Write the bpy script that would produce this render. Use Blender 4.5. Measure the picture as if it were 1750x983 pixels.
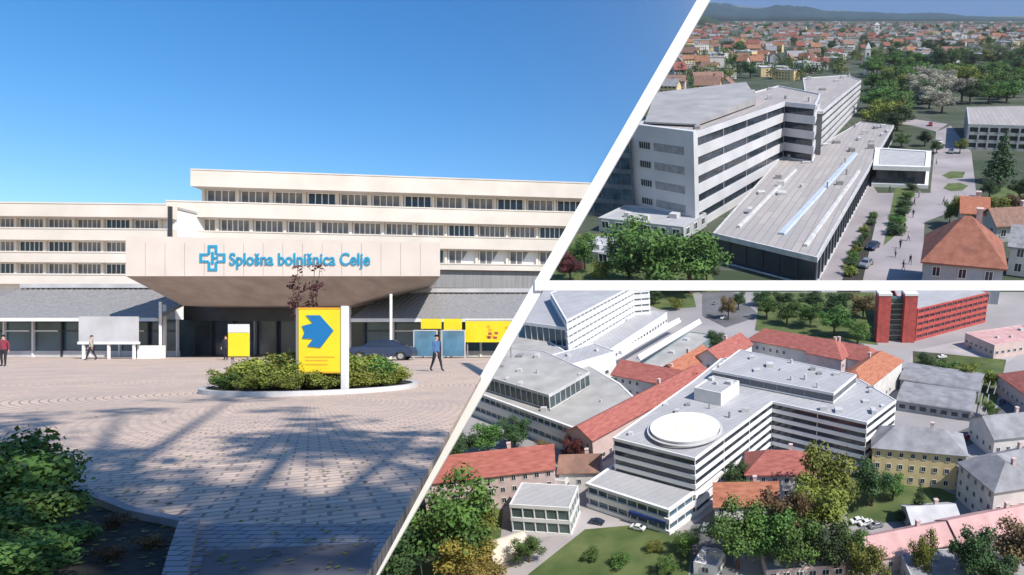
import bpy, bmesh, math, random
from mathutils import Vector, Matrix
random.seed(7)
R = math.radians
PI = math.pi
for o in list(bpy.data.objects): bpy.data.objects.remove(o)
SC = bpy.context.scene
COL = SC.collection

# ------------------------------------------------------------------ camera
F, CX, CY, CH = 1200.0, 1250.0, 575.0, 1.7          # focal and axis in photo pixels, eye height
cam = bpy.data.cameras.new('camera'); cam_o = bpy.data.objects.new('camera', cam); COL.objects.link(cam_o)
cam_o.location = (0, 0, CH); cam_o.rotation_euler = (R(90), 0, 0)
cam.sensor_fit = 'HORIZONTAL'; cam.sensor_width = 36; cam.lens = 36*F/1750
cam.shift_x = -(CX-875)/1750; cam.shift_y = (CY-491.5)/1750
cam.clip_start = .1; cam.clip_end = 60000
SC.camera = cam_o
# ------------------------------------------------------------------ light
SUN = Vector((.75, -.65, .80)).normalized()
sun = bpy.data.lights.new('sun', 'SUN'); sun.energy = 4.3; sun.angle = R(.6); sun.color = (1, .94, .85)
sun_o = bpy.data.objects.new('sun', sun); COL.objects.link(sun_o)
sun_o.rotation_euler = SUN.to_track_quat('Z', 'Y').to_euler()
w = bpy.data.worlds.new('World'); SC.world = w; w.use_nodes = True
nt = w.node_tree; nt.nodes.clear()
sk = nt.nodes.new('ShaderNodeTexSky'); sk.sky_type = 'NISHITA'; sk.sun_disc = False
sk.sun_elevation = math.asin(SUN.z); sk.sun_rotation = math.atan2(SUN.x, SUN.y)
sk.ozone_density = 3.0; sk.dust_density = .5; sk.air_density = 1.15; sk.altitude = 600
hs = nt.nodes.new('ShaderNodeHueSaturation'); hs.inputs['Saturation'].default_value = 1.38; hs.inputs['Hue'].default_value = .505
bg = nt.nodes.new('ShaderNodeBackground'); bg.inputs[1].default_value = .115
wo = nt.nodes.new('ShaderNodeOutputWorld')
nt.links.new(sk.outputs[0], hs.inputs['Color']); nt.links.new(hs.outputs[0], bg.inputs[0]); nt.links.new(bg.outputs[0], wo.inputs[0])
SC.view_settings.view_transform = 'Standard'; SC.view_settings.look = 'None'
SC.view_settings.gamma = 1; SC.view_settings.exposure = .43
SC.render.engine = 'CYCLES'

# ------------------------------------------------------------------ materials
MATS = {}
def mat(name, col, rough=.8, var=.18, scale=2.0, bump=0, metal=0, col2=None, spec=None, detail=5, rnd=0, stretch=None):
    if name in MATS: return MATS[name]
    m = bpy.data.materials.new(name); m.use_nodes = True; n = m.node_tree; L = n.links
    b = n.nodes['Principled BSDF']; b.inputs['Roughness'].default_value = rough; b.inputs['Metallic'].default_value = metal
    if spec is not None: b.inputs['Specular IOR Level'].default_value = spec
    tc = n.nodes.new('ShaderNodeTexCoord'); mp = n.nodes.new('ShaderNodeMapping'); L.new(tc.outputs['Object'], mp.inputs[0])
    if stretch: mp.inputs['Scale'].default_value = stretch
    nz = n.nodes.new('ShaderNodeTexNoise'); nz.inputs['Scale'].default_value = scale; nz.inputs['Detail'].default_value = detail
    L.new(mp.outputs[0], nz.inputs['Vector'])
    cr = n.nodes.new('ShaderNodeValToRGB'); e = cr.color_ramp.elements
    c2 = col2 or tuple(c*(1+var) for c in col); c1 = tuple(c*(1-var) for c in col) if not col2 else col
    e[0].position = .32; e[0].color = (*c1, 1); e[1].position = .68; e[1].color = (*[min(1, c) for c in c2], 1)
    L.new(nz.outputs['Fac'], cr.inputs[0]); out = cr.outputs[0]
    if rnd:
        oi = n.nodes.new('ShaderNodeObjectInfo'); h = n.nodes.new('ShaderNodeHueSaturation')
        mr = n.nodes.new('ShaderNodeMapRange'); mr.inputs['To Min'].default_value = 1-rnd; mr.inputs['To Max'].default_value = 1+rnd
        mh = n.nodes.new('ShaderNodeMapRange'); mh.inputs['To Min'].default_value = .5-rnd*.06; mh.inputs['To Max'].default_value = .5+rnd*.06
        L.new(oi.outputs['Random'], mr.inputs[0]); L.new(mr.outputs[0], h.inputs['Value']); L.new(oi.outputs['Random'], mh.inputs[0]); L.new(mh.outputs[0], h.inputs['Hue'])
        L.new(out, h.inputs['Color']); out = h.outputs[0]
    L.new(out, b.inputs['Base Color'])
    if bump:
        bp = n.nodes.new('ShaderNodeBump'); bp.inputs['Strength'].default_value = bump; bp.inputs['Distance'].default_value = .05
        n2 = n.nodes.new('ShaderNodeTexNoise'); n2.inputs['Scale'].default_value = scale*8; L.new(mp.outputs[0], n2.inputs['Vector'])
        L.new(n2.outputs['Fac'], bp.inputs['Height']); L.new(bp.outputs[0], b.inputs['Normal'])
    MATS[name] = m; return m
def brickmat(name, c1, c2, mortar, bw, bh, ms=.02, polar=None, rot=0, rough=.85, big=.3, bigscale=.35, dirt=(.25, .24, .23)):
    m = bpy.data.materials.new(name); m.use_nodes = True; n = m.node_tree; L = n.links; b = n.nodes['Principled BSDF']
    b.inputs['Roughness'].default_value = rough
    tc = n.nodes.new('ShaderNodeTexCoord'); vec = tc.outputs['Object']
    if polar:
        sp = n.nodes.new('ShaderNodeSeparateXYZ'); L.new(vec, sp.inputs[0])
        def mth(op, a, bb=None):
            x = n.nodes.new('ShaderNodeMath'); x.operation = op
            for i, v in enumerate((a, bb)):
                if v is None: continue
                if isinstance(v, (int, float)): x.inputs[i].default_value = v
                else: L.new(v, x.inputs[i])
            return x.outputs[0]
        dx = mth('SUBTRACT', sp.outputs[0], polar[0]); dy = mth('SUBTRACT', sp.outputs[1], polar[1])
        rr = mth('SQRT', mth('ADD', mth('MULTIPLY', dx, dx), mth('MULTIPLY', dy, dy))); an = mth('MULTIPLY', mth('ARCTAN2', dy, dx), polar[2])
        cb = n.nodes.new('ShaderNodeCombineXYZ'); L.new(an, cb.inputs[0]); L.new(rr, cb.inputs[1]); vec2 = cb.outputs[0]
    else:
        vec2 = vec
        if rot: mp = n.nodes.new('ShaderNodeMapping'); mp.inputs['Rotation'].default_value = (0, 0, -rot); L.new(vec, mp.inputs[0]); vec2 = mp.outputs[0]
    bt = n.nodes.new('ShaderNodeTexBrick'); bt.inputs['Scale'].default_value = 1; bt.inputs['Brick Width'].default_value = bw; bt.inputs['Row Height'].default_value = bh
    bt.inputs['Mortar Size'].default_value = ms; bt.inputs['Color1'].default_value = (*c1, 1); bt.inputs['Color2'].default_value = (*c2, 1); bt.inputs['Mortar'].default_value = (*mortar, 1)
    L.new(vec2, bt.inputs['Vector'])
    nz = n.nodes.new('ShaderNodeTexNoise'); nz.inputs['Scale'].default_value = bigscale; nz.inputs['Detail'].default_value = 8; L.new(vec, nz.inputs['Vector'])
    mr = n.nodes.new('ShaderNodeMapRange'); mr.inputs['From Min'].default_value = .35; mr.inputs['From Max'].default_value = .7; mr.inputs['To Max'].default_value = big; L.new(nz.outputs['Fac'], mr.inputs[0])
    mx = n.nodes.new('ShaderNodeMixRGB'); mx.inputs[2].default_value = (*dirt, 1); L.new(mr.outputs[0], mx.inputs[0]); L.new(bt.outputs['Color'], mx.inputs[1])
    L.new(mx.outputs[0], b.inputs['Base Color'])
    bp = n.nodes.new('ShaderNodeBump'); bp.inputs['Strength'].default_value = .5; bp.inputs['Distance'].default_value = .01; bp.invert = True
    L.new(bt.outputs['Fac'], bp.inputs['Height']); L.new(bp.outputs[0], b.inputs['Normal'])
    MATS[name] = m; return m
CREAM = mat('cream_cladding', (.67, .61, .54), .7, .08, .35)
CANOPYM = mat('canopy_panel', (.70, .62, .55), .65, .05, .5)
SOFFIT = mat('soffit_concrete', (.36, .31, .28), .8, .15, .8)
WHITE = mat('white_paint', (.72, .72, .72), .7, .06, .7)
BEAMW = mat('white_beam_paint', (.93, .93, .93), .5, .01, .7)
LGREY = mat('light_concrete', (.50, .50, .51), .8, .15, .5)
GREY = mat('grey_concrete', (.30, .30, .32), .85, .2, .5)
METAL = mat('seam_metal', (.27, .265, .265), .6, .15, 1.5, metal=0, stretch=(3, 3, .2))
DARK = mat('dark_metal', (.035, .038, .045), .5, .2, 1)
GLASS = mat('dark_glass', (.03, .04, .055), .12, .5, .35, spec=.6)
GLASSB = mat('blue_glass', (.05, .09, .13), .12, .5, .3, spec=.6)
CURT = mat('window_with_blinds', (.07, .07, .08), .25, 0, .45, col2=(.34, .32, .30), detail=1)
YEL = mat('yellow_panel', (.85, .66, .02), .45, .05, 2)
BLUE = mat('sign_blue', (.01, .17, .42), .45, .05, 2)
LOGO = mat('logo_teal', (.02, .30, .50), .45, .05, 2)
ORANGE = mat('orange_print', (.80, .42, .03), .5, .1, 3)
TILE = mat('red_roof_tiles', (.27, .075, .062), .85, 0, .9, col2=(.40, .14, .115), stretch=(1, 4, 1))
TILEO = mat('orange_roof_tiles', (.30, .10, .055), .85, 0, .9, col2=(.44, .18, .11), stretch=(1, 4, 1))
TILEB = mat('brown_roof_tiles', (.17, .10, .08), .85, 0, .8, col2=(.28, .16, .12))
PINKR = mat('pink_roof', (.55, .33, .32), .85, .15, .6)
SLATE = mat('slate_roof', (.25, .25, .27), .8, .25, .6)
WROOF = brickmat('white_membrane_roof', (.44, .44, .46), (.39, .39, .41), (.27, .27, .28), 5.2, .95, .035, rot=.75, big=.55, bigscale=.22, dirt=(.30, .30, .31))
PROOF = brickmat('pinkish_flat_roof', (.40, .365, .35), (.33, .305, .30), (.20, .19, .19), 16, 2.6, .14, rot=1.32, big=.6, bigscale=.05, dirt=(.30, .28, .28))
GROOF = mat('gravel_flat_roof', (.31, .305, .295), .9, 0, .3, col2=(.43, .42, .405))
BRICK = mat('red_brick', (.42, .08, .07), .85, .2, 1.2)
PLASTY = mat('yellow_plaster', (.74, .58, .32), .85, .08, .6)
PLASTW = mat('white_plaster', (.62, .60, .58), .85, .1, .6)
PLASTG = mat('grey_plaster', (.42, .43, .45), .85, .1, .6)
PLASTP = mat('pink_plaster', (.60, .46, .44), .85, .1, .6)
ASPH = mat('asphalt', (.13, .13, .14), .9, .25, .12)
PAVE = mat('pale_paving', (.36, .33, .33), .9, .18, .15)
SOIL = mat('bed_soil', (.035, .032, .026), 1, .5, 3, bump=.6)
BARK = mat('bark', (.10, .07, .05), .95, .3, 6)
GRASS = mat('grass', (.05, .085, .02), .95, 0, .25, col2=(.12, .15, .05), bump=.4)
SKIN = mat('skin', (.50, .30, .22), .6, .05, 5)
RUBBER = mat('rubber', (.02, .02, .02), .8, .1, 5)
LIGHTM = mat('headlamp', (.7, .7, .7), .2, .05, 5)
CARB = mat('car_navy', (.02, .03, .07), .25, .1, 1, spec=.7)
CARW = mat('car_white', (.75, .75, .75), .25, .03, 1, spec=.7)
CARS = mat('car_silver', (.35, .36, .38), .25, .03, 1, metal=.5)
CARR = mat('car_red', (.35, .02, .02), .25, .05, 1, spec=.7)
LEAF = {}
for k, (a, b_) in dict(green=((.035, .085, .016), (.10, .20, .035)), dark=((.016, .040, .014), (.05, .10, .025)), lime=((.13, .16, .02), (.30, .34, .05)), olive=((.08, .105, .015), (.22, .26, .04)),
                       yellow=((.14, .12, .02), (.34, .28, .05)), blossom=((.16, .16, .12), (.40, .38, .33)), maroon=((.05, .012, .012), (.14, .03, .03)),
                       brown=((.07, .045, .02), (.17, .11, .05))).items():
    LEAF[k] = mat('foliage_'+k, a, .75, 0, 3.5, col2=b_, rnd=.3, detail=3)
# ------------------------------------------------------------------ mesh helpers
class MB:
    def __init__(s): s.v = []; s.f = []; s.m = []; s.off = (0, 0, 0)
    def add(s, vs, fs, mi=0):
        o = len(s.v); s.v += [tuple(v) for v in vs]
        for f in fs: s.f.append([i+o for i in f]); s.m.append(mi)
    def box(s, x0, x1, y0, y1, z0, z1, mi=0):
        s.add([(x0,y0,z0),(x1,y0,z0),(x1,y1,z0),(x0,y1,z0),(x0,y0,z1),(x1,y0,z1),(x1,y1,z1),(x0,y1,z1)],
              [(3,2,1,0),(4,5,6,7),(0,1,5,4),(1,2,6,5),(2,3,7,6),(3,0,4,7)], mi)
    def prism(s, p, z0, z1, mi=0, top=None):
        n = len(p); q = top or p
        s.add([(x,y,z0) for x,y in p]+[(x,y,z1) for x,y in q], [list(range(n))[::-1], list(range(n,2*n))]+[(i,(i+1)%n,(i+1)%n+n,i+n) for i in range(n)], mi)
    def ring(s, p, q, z0, z1, mi=0):
        n = len(p); V = [(x,y,z0) for x,y in p]+[(x,y,z1) for x,y in p]+[(x,y,z0) for x,y in q]+[(x,y,z1) for x,y in q]; Fc = []
        for i in range(n):
            j = (i+1)%n
            Fc += [(i,j,j+n,i+n),(j+2*n,i+2*n,i+3*n,j+3*n),(i+n,j+n,j+3*n,i+3*n),(j,i,i+2*n,j+2*n)]
        s.add(V, Fc, mi)
    def tube(s, a, b, r0, r1=None, k=8, mi=0):
        a = Vector(a); b = Vector(b); r1 = r0 if r1 is None else r1; d = (b-a).normalized()
        u = d.orthogonal().normalized(); v = d.cross(u)
        V = [a+(u*math.cos(t*2*PI/k)+v*math.sin(t*2*PI/k))*r0 for t in range(k)]+[b+(u*math.cos(t*2*PI/k)+v*math.sin(t*2*PI/k))*r1 for t in range(k)]
        s.add(V, [(i,(i+1)%k,(i+1)%k+k,i+k) for i in range(k)]+[list(range(k))[::-1], list(range(k,2*k))], mi)
    def build(s, name, mats, parent=None, smooth=False):
        me = bpy.data.meshes.new(name); me.from_pydata(s.v, [], s.f)
        for m in (mats if isinstance(mats, (list, tuple)) else [mats]): me.materials.append(m)
        me.polygons.foreach_set('material_index', s.m)
        if smooth: me.polygons.foreach_set('use_smooth', [True]*len(s.f))
        me.update(); o = bpy.data.objects.new(name, me); COL.objects.link(o)
        if parent: o.parent = parent
        return o
def tag(o, label=None, cat=None, group=None, kind=None):
    if label: o['label'] = label
    if cat: o['category'] = cat
    if group: o['group'] = group
    if kind: o['kind'] = kind
    return o
def root(name, M, label, cat, group=None):
    o = bpy.data.objects.new(name, None); COL.objects.link(o); o.matrix_basis = M; o.empty_display_size = .2
    return tag(o, label, cat, group)
def kids(o): return KID.get(o.name, [])
def dup(src, M, label=None, group=None):
    c = src.copy(); COL.objects.link(c); c.matrix_basis = M
    if label: c['label'] = label
    if group: c['group'] = group
    for ch in src.children:
        d = ch.copy(); COL.objects.link(d); d.parent = c
        for g in ch.children:
            e = g.copy(); COL.objects.link(e); e.parent = d
    return c
def clip(o, co, no):
    """trim every mesh of a thing flat at the edge of its own piece of land"""
    bpy.context.view_layer.update()
    for x in [o]+list(o.children_recursive):
        if x.type != 'MESH': continue
        M = x.matrix_world; Mi = M.inverted(); lc = Mi @ Vector(co); ln = (M.to_3x3().transposed() @ Vector(no)).normalized()
        bm = bmesh.new(); bm.from_mesh(x.data)
        sd = [(v.co-lc).dot(ln) for v in bm.verts]
        if max(sd) <= 0: bm.free(); continue
        if min(sd) >= 0: bm.free(); bpy.data.objects.remove(x); continue
        g = bm.verts[:]+bm.edges[:]+bm.faces[:]
        r = bmesh.ops.bisect_plane(bm, geom=g, plane_co=lc, plane_no=ln, clear_outer=True)
        ed = [e for e in bm.edges if e.is_boundary]
        bmesh.ops.holes_fill(bm, edges=ed, sides=0)
        bm.to_mesh(x.data); bm.free()
def ccw(p):
    a = sum(p[i][0]*p[(i+1)%len(p)][1]-p[(i+1)%len(p)][0]*p[i][1] for i in range(len(p)))
    return p if a > 0 else p[::-1]
def inset(p, d):
    n = len(p); out = []
    for i in range(n):
        a, b, c = Vector(p[i-1]), Vector(p[i]), Vector(p[(i+1)%n])
        e1 = (b-a).normalized(); e2 = (c-b).normalized(); n1 = Vector((-e1.y, e1.x)); n2 = Vector((-e2.y, e2.x))
        k = 1+n1.dot(n2); k = max(k, .3); q = b+(n1+n2)*d/k; out.append((q.x, q.y))
    return out
# ------------------------------------------------------------------ the three pieces of land
class Land:
    """a sloping piece of land; x to the right, y up the slope, z away from the slope"""
    def __init__(s, deg, depth, py):
        s.t = R(deg); s.c, s.s = math.cos(s.t), math.sin(s.t); wv = (CY-py)/F
        s.h = depth*(s.s-wv*s.c); s.M = Matrix.Translation(Vector((0, 0, CH))-Vector((0,-s.s,s.c))*s.h) @ Matrix.Rotation(s.t, 4, 'X')
    def g(s, px, py, h=0):
        r = Vector(((px-CX)/F, 1, (CY-py)/F)); t = (h-s.h)/(-s.s*r.y+s.c*r.z)
        return (r.x*t, (r.y*s.c+r.z*s.s)*t)
    def hgt(s, px, py, top):
        x, y = s.g(px, py); Y = y*s.c+s.h*s.s; Z = y*s.s-s.h*s.c; wv = (CY-top)/F
        return (wv*Y-Z)/(s.c+wv*s.s)
    def mpp(s, px, py): x, y = s.g(px, py); return (y*s.c+s.h*s.s)/F
    def at(s, x, y, z=0, rot=0): return s.M @ Matrix.Translation((x, y, z)) @ Matrix.Rotation(rot, 4, 'Z')
T = Land(24.8, 205, 480)      # the far town on its rising land
B = Land(18.0, 112, 737)      # the nearer quarter with the landing pad
class Flat(Land):
    def __init__(s): s.t = 0; s.c = 1; s.s = 0; s.h = CH; s.M = Matrix.Identity(4)
G = Flat()
def P(px, py, Y): return ((px-CX)/F*Y, Y, CH+(CY-py)/F*Y)
r1 = Vector(((1202-CX)/F, 1, CY/F)); r2 = Vector(((636-CX)/F, 1, (CY-983)/F)); EDGE_N = r1.cross(r2).normalized()   # points left
def divx(py): return 1202-py*.576
EYE = Vector((0, 0, CH)); TOP_N = Vector((0, -(CY-488)/F, 1)).normalized()
r1b = Vector(((1202-9-CX)/F, 1, CY/F)); r2b = Vector(((636-9-CX)/F, 1, (CY-983)/F)); PLAZA_N = r1b.cross(r2b).normalized()
def trim_left(o): clip(o, EYE, -EDGE_N)      # keeps what is on the plaza's side
def trim_town(o): clip(o, EYE, EDGE_N)
def trim_back(o): clip(o, EYE, TOP_N)
def sheet(name, land, pts, z, m, kind='structure', label=None, cat=None, thick=None, pix=True):
    p = ccw([land.g(*q) for q in pts] if pix else pts); b = MB()
    if thick: b.prism(p, z-thick, z)
    else: b.add([(x, y, z) for x, y in p], [list(range(len(p)))])
    o = b.build(name, m); o.matrix_basis = land.M
    if kind: o['kind'] = kind
    if label: o['label'] = label
    if cat: o['category'] = cat
    return o

PAVERS = brickmat('fan_pavers', (.76, .56, .43), (.60, .46, .37), (.28, .23, .20), .36, .18, .017, polar=(-13.64, 22.8, 16.0), big=.35)
PATHB = brickmat('path_pavers', (.30, .31, .34), (.24, .25, .28), (.10, .10, .11), .24, .12, .012, big=.4)
# plaza: everything left of the edge, and open ground round and behind the viewer
def edgeX(Y): return (PLAZA_N.z*CH-PLAZA_N.y*Y)/PLAZA_N.x
pl = [(edgeX(3), 3), (60, 3), (60, -60), (-300, -60), (-300, 95), (edgeX(95), 95)]
b = MB(); b.prism(ccw(pl), -.12, 0); plaza = b.build('plaza', PAVERS); plaza['kind'] = 'structure'
TG = brickmat('town_ground', (.10, .105, .08), (.045, .065, .03), (.12, .12, .11), 41, 29, .9, big=.95, bigscale=.02, dirt=(.025, .045, .016))
b = MB(); y0 = T.g(1250, 525)[1]; b.prism(ccw([(-250, y0), (260, y0), (9000, 14000), (-6000, 14000)]), -4, 0); town = b.build('ground', TG); town.matrix_basis = T.M; town['kind'] = 'structure'
trim_town(town)
BGm = mat('street_ground', (.25, .24, .25), .9, 0, .06, col2=(.36, .34, .34))
quarter = sheet('ground', B, [(440, 1130), (1990, 1130), (1990, 488), (800, 488)], 0, BGm, thick=2.5)

# ------------------------------------------------------------------ generic building parts
def mullions(b, p, z0, z1, step, r, mi, edges=None):
    n = len(p)
    for i in range(n):
        if edges and i not in edges: continue
        a = Vector(p[i]); c = Vector(p[(i+1)%n]); L = (c-a).length; k = max(1, int(L/step)); d = (c-a).normalized(); nn = Vector((d.y, -d.x))
        for j in range(k+1):
            q = a+(c-a)*j/k
            pts = [q-d*r, q+d*r, q+d*r+nn*r*1.6, q-d*r+nn*r*1.6]
            b.prism([(v.x, v.y) for v in pts], z0, z1, mi)
def striped(land, name, label, cat, poly, z0, z1, n, wallm=WHITE, glassm=GLASS, roofm=WROOF, frac=.42, ins=.5, step=3, mr=.12, par=.5, mullm=None, group=None, vents=0, vs=.45, avoid=None):
    """a block with a ribbon window between two bands of cladding on every storey"""
    poly = ccw(poly); cx = sum(q[0] for q in poly)/len(poly); cy = sum(q[1] for q in poly)/len(poly)
    p = [(x-cx, y-cy) for x, y in poly]; q = inset(p, ins)
    r = root(name, land.at(cx, cy), label, cat, group); sh = (z1-z0-par)/n
    b = MB(); b.ring(p, inset(p, ins*1.2), z1-par-sh*.12, z1); b.build('roof_parapet', wallm, r)
    b = MB(); b.prism(inset(p, ins*1.3), z1-par*1.2, z1-par*.5); b.build('roof', roofm, r)
    q2 = inset(p, ins*3); xs = [v_[0] for v_ in q2]; ys = [v_[1] for v_ in q2]; done = []; rg = random.Random(int(z1*100)+n)
    for _ in range(vents*12):
        if len(done) >= vents: break
        x = rg.uniform(min(xs), max(xs)); y = rg.uniform(min(ys), max(ys)); ins_ = False; j = len(q2)-1
        for i in range(len(q2)):
            (x1, y1), (x2, y2) = q2[i], q2[j]; j = i
            if (y1 > y) != (y2 > y) and x < (x2-x1)*(y-y1)/(y2-y1)+x1: ins_ = not ins_
        if not ins_ or any((x-a_)**2+(y-b_)**2 < (4*vs)**2 for a_, b_ in done): continue
        if avoid and any((x+cx-a_)**2+(y+cy-b_)**2 < r_**2 for a_, b_, r_ in avoid): continue
        done.append((x, y)); b = MB(); zr = z1-par*.5+.005; w_ = vs*rg.uniform(.5, 1.3); d_ = vs*rg.uniform(.5, 1.6); h_ = vs*rg.uniform(.5, 1.5)
        if rg.random() < .35: b.tube((x, y, zr), (x, y, zr+h_*1.3), w_*.4, k=10)
        else: b.prism([(x-w_, y-d_), (x+w_, y-d_), (x+w_, y+d_), (x-w_, y+d_)], zr, zr+h_)
        b.build('roof_vent', LGREY if rg.random() < .6 else METAL, r)
    for i in range(n):
        zt = z1-par-sh*.12-sh*i; zw = zt-sh*frac; zb = zt-sh
        if zb < z0: zb = z0
        b = MB(); b.prism(q, zw, zt, 0); mullions(b, q, zw, zt, step, mr, 1); b.build('window_band', [glassm, mullm or wallm], r)
        b = MB(); b.prism(p, zb, zw); b.build('facade_band', wallm, r)
    return r
WIN = {}
def window_mesh(w_, h_, framem=WHITE, glassm=GLASS):
    k = (round(w_, 2), round(h_, 2), framem.name, glassm.name)
    if k not in WIN:
        b = MB(); t = min(w_, h_)*.1; d = .06*h_
        b.box(-w_/2, w_/2, -.02*h_, d, 0, h_, 1)
        f = MB()
        f.box(-w_/2-t, w_/2+t, -d, 0, -t, 0); f.box(-w_/2-t, w_/2+t, -d, 0, h_, h_+t); f.box(-w_/2-t, -w_/2, -d, 0, 0, h_); f.box(w_/2, w_/2+t, -d, 0, 0, h_); 
        nm_ = max(1, round(w_/h_*1.7)-(0 if w_/h_ > 1.2 else 1))
        for q_ in range(1, nm_+1 if nm_ > 1 else 2): xq = -w_/2+w_*q_/(nm_+1); f.box(xq-t*.35, xq+t*.35, -d*.7, 0, 0, h_)
        a = b.build('window', [framem, glassm]); c = f.build('frame', framem); WIN[k] = (a.data, c.data)
        bpy.data.objects.remove(a); bpy.data.objects.remove(c)
    return WIN[k]
def add_window(parent, x, y, z, rz, w_, h_, framem=WHITE, glassm=GLASS, frame=True):
    a, c = window_mesh(w_, h_, framem, glassm)
    o = bpy.data.objects.new('window', a); COL.objects.link(o); o.parent = parent; o.location = (x, y, z); o.rotation_euler = (0, 0, rz)
    if frame: f = bpy.data.objects.new('frame', c); COL.objects.link(f); f.parent = o
    return o
def wall_windows(r, a, c, z0, z1, floors, step, w_, h_, framem=WHITE, limit=40, frame=True):
    a = Vector(a); c = Vector(c); L = (c-a).length; d = (c-a)/L; k = max(1, int(L/step)); rz = math.atan2(d.y, d.x); nn = Vector((d.y, -d.x))
    for f in range(floors):
        z = z0+(z1-z0)*(f+.32)/floors
        for j in range(k):
            if limit <= 0: return
            q = a+d*(L*(j+.5)/k)+nn*.02; add_window(r, q.x, q.y, z, rz, w_, h_, framem, frame=frame); limit -= 1
def gabled(land, label, A, Bp, depth, hw, hr, wallm, roofm, cat='house', name='house', hip=False, floors=2, step=None, eave=True, group=None, chim=True, both=True, limit=24, sc=.45, over=None):
    """walls with a pitched roof over a rectangle whose front side runs from A to Bp"""
    a = Vector(land.g(*A, hw if eave else 0)); c = Vector(land.g(*Bp, hw if eave else 0)); L = (c-a).length; rz = math.atan2((c-a).y, (c-a).x)
    m = (a+c)/2; nn = Vector((-(c-a).y, (c-a).x)).normalized(); m = m+nn*depth/2
    r = root(name, land.at(m.x, m.y, 0, rz), label, cat, group); X, D = L/2, depth/2; ov = over if over is not None else .6*sc
    b = MB()
    hx = min(X*.9, D*.9) if hip else 0
    if hip: b.prism([(-X,-D),(X,-D),(X,D),(-X,D)], 0, hw)
    else:
        b.add([(-X,-D,0),(X,-D,0),(X,D,0),(-X,D,0),(-X,-D,hw),(X,-D,hw),(X,D,hw),(-X,D,hw),(-X,0,hw+hr),(X,0,hw+hr)],
              [(3,2,1,0),(0,1,5,4),(2,3,7,6),(1,2,6,9,5),(3,0,4,8,7),(4,5,9,8),(6,7,8,9)])
    b.build('wall', wallm, r)
    b = MB(); th = .25*sc; sl = hr/D; e = ov; zo = hw-e*sl
    for dz, flip in ((.02, 0), (.02+th, 1)): pass
    def slab(pts):
        n = len(pts); V = pts+[(x, y, z+th) for x, y, z in pts]
        b.add([(x, y, z+.01) for x, y, z in V], [list(range(n))[::-1], list(range(n, 2*n))]+[(i,(i+1)%n,(i+1)%n+n,i+n) for i in range(n)])
    XX = X+e
    if hip:
        RX = X-hx; slab([(-XX,-D-e,zo),(XX,-D-e,zo),(RX,0,hw+hr),(-RX,0,hw+hr)]); slab([(XX,D+e,zo),(-XX,D+e,zo),(-RX,0,hw+hr),(RX,0,hw+hr)])
        slab([(XX,-D-e,zo),(XX,D+e,zo),(RX,0,hw+hr)]); slab([(-XX,D+e,zo),(-XX,-D-e,zo),(-RX,0,hw+hr)])
    else:
        slab([(-XX,-D-e,zo),(XX,-D-e,zo),(XX,0,hw+hr),(-XX,0,hw+hr)]); slab([(XX,D+e,zo),(-XX,D+e,zo),(-XX,0,hw+hr),(XX,0,hw+hr)])
    ro = b.build('roof', roofm, r)
    if chim:
        b = MB(); s_ = .5*sc
        b.box(-s_+X*.3, s_+X*.3, D*.3-s_, D*.3+s_, hw+hr*.4, hw+hr+1.0*sc); b.box(-s_*1.2+X*.3, s_*1.2+X*.3, D*.3-s_*1.2, D*.3+s_*1.2, hw+hr+1.0*sc, hw+hr+1.2*sc); b.build('chimney', PLASTP, ro)
    st = step or 3.2*sc
    wall_windows(r, (-X,-D), (X,-D), 0, hw, floors, st, 1.1*sc, 1.5*sc, limit=limit)
    if both:
        wall_windows(r, (-X,D), (-X,-D), 0, hw, floors, st, 1.1*sc, 1.5*sc, limit=8); wall_windows(r, (X,-D), (X,D), 0, hw, floors, st, 1.1*sc, 1.5*sc, limit=8)
    return r
def flatblock(land, label, A, Bp, depth, h, wallm, roofm, cat='building', name='low_building', floors=2, eave=True, group=None, step=None, sc=.45, limit=30, glass=GLASS, wins=True):
    a = Vector(land.g(*A, h if eave else 0)); c = Vector(land.g(*Bp, h if eave else 0)); L = (c-a).length; rz = math.atan2((c-a).y, (c-a).x)
    m = (a+c)/2; nn = Vector((-(c-a).y, (c-a).x)).normalized(); m = m+nn*depth/2
    r = root(name, land.at(m.x, m.y, 0, rz), label, cat, group); X, D = L/2, depth/2; pr = [(-X,-D),(X,-D),(X,D),(-X,D)]
    b = MB(); b.prism(pr, 0, h-.5*sc); b.ring(pr, inset(pr, .35*sc), h-.5*sc, h); b.build('wall', wallm, r)
    b = MB(); b.prism(inset(pr, .37*sc), h-.48*sc, h-.3*sc)
    ro = b.build('roof', roofm, r)
    for q_ in (-.6, 0, .6):
        b = MB(); x = (q_+random.uniform(-.15, .15))*X; y = random.uniform(-.5, .5)*D; s_ = random.uniform(.5, 1.1)*sc; b.box(x-s_, x+s_, y-s_, y+s_, h-.29*sc, h+.7*sc); b.build('roof_vent', LGREY, ro)
    if wins:
        st = step or 3.2*sc
        wall_windows(r, (-X,-D), (X,-D), 0, h, floors, st, 1.6*sc, 1.4*sc, limit=limit); wall_windows(r, (-X,D), (-X,-D), 0, h, floors, st, 1.6*sc, 1.4*sc, limit=8); wall_windows(r, (X,-D), (X,D), 0, h, floors, st, 1.6*sc, 1.4*sc, limit=8)
    return r
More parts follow.
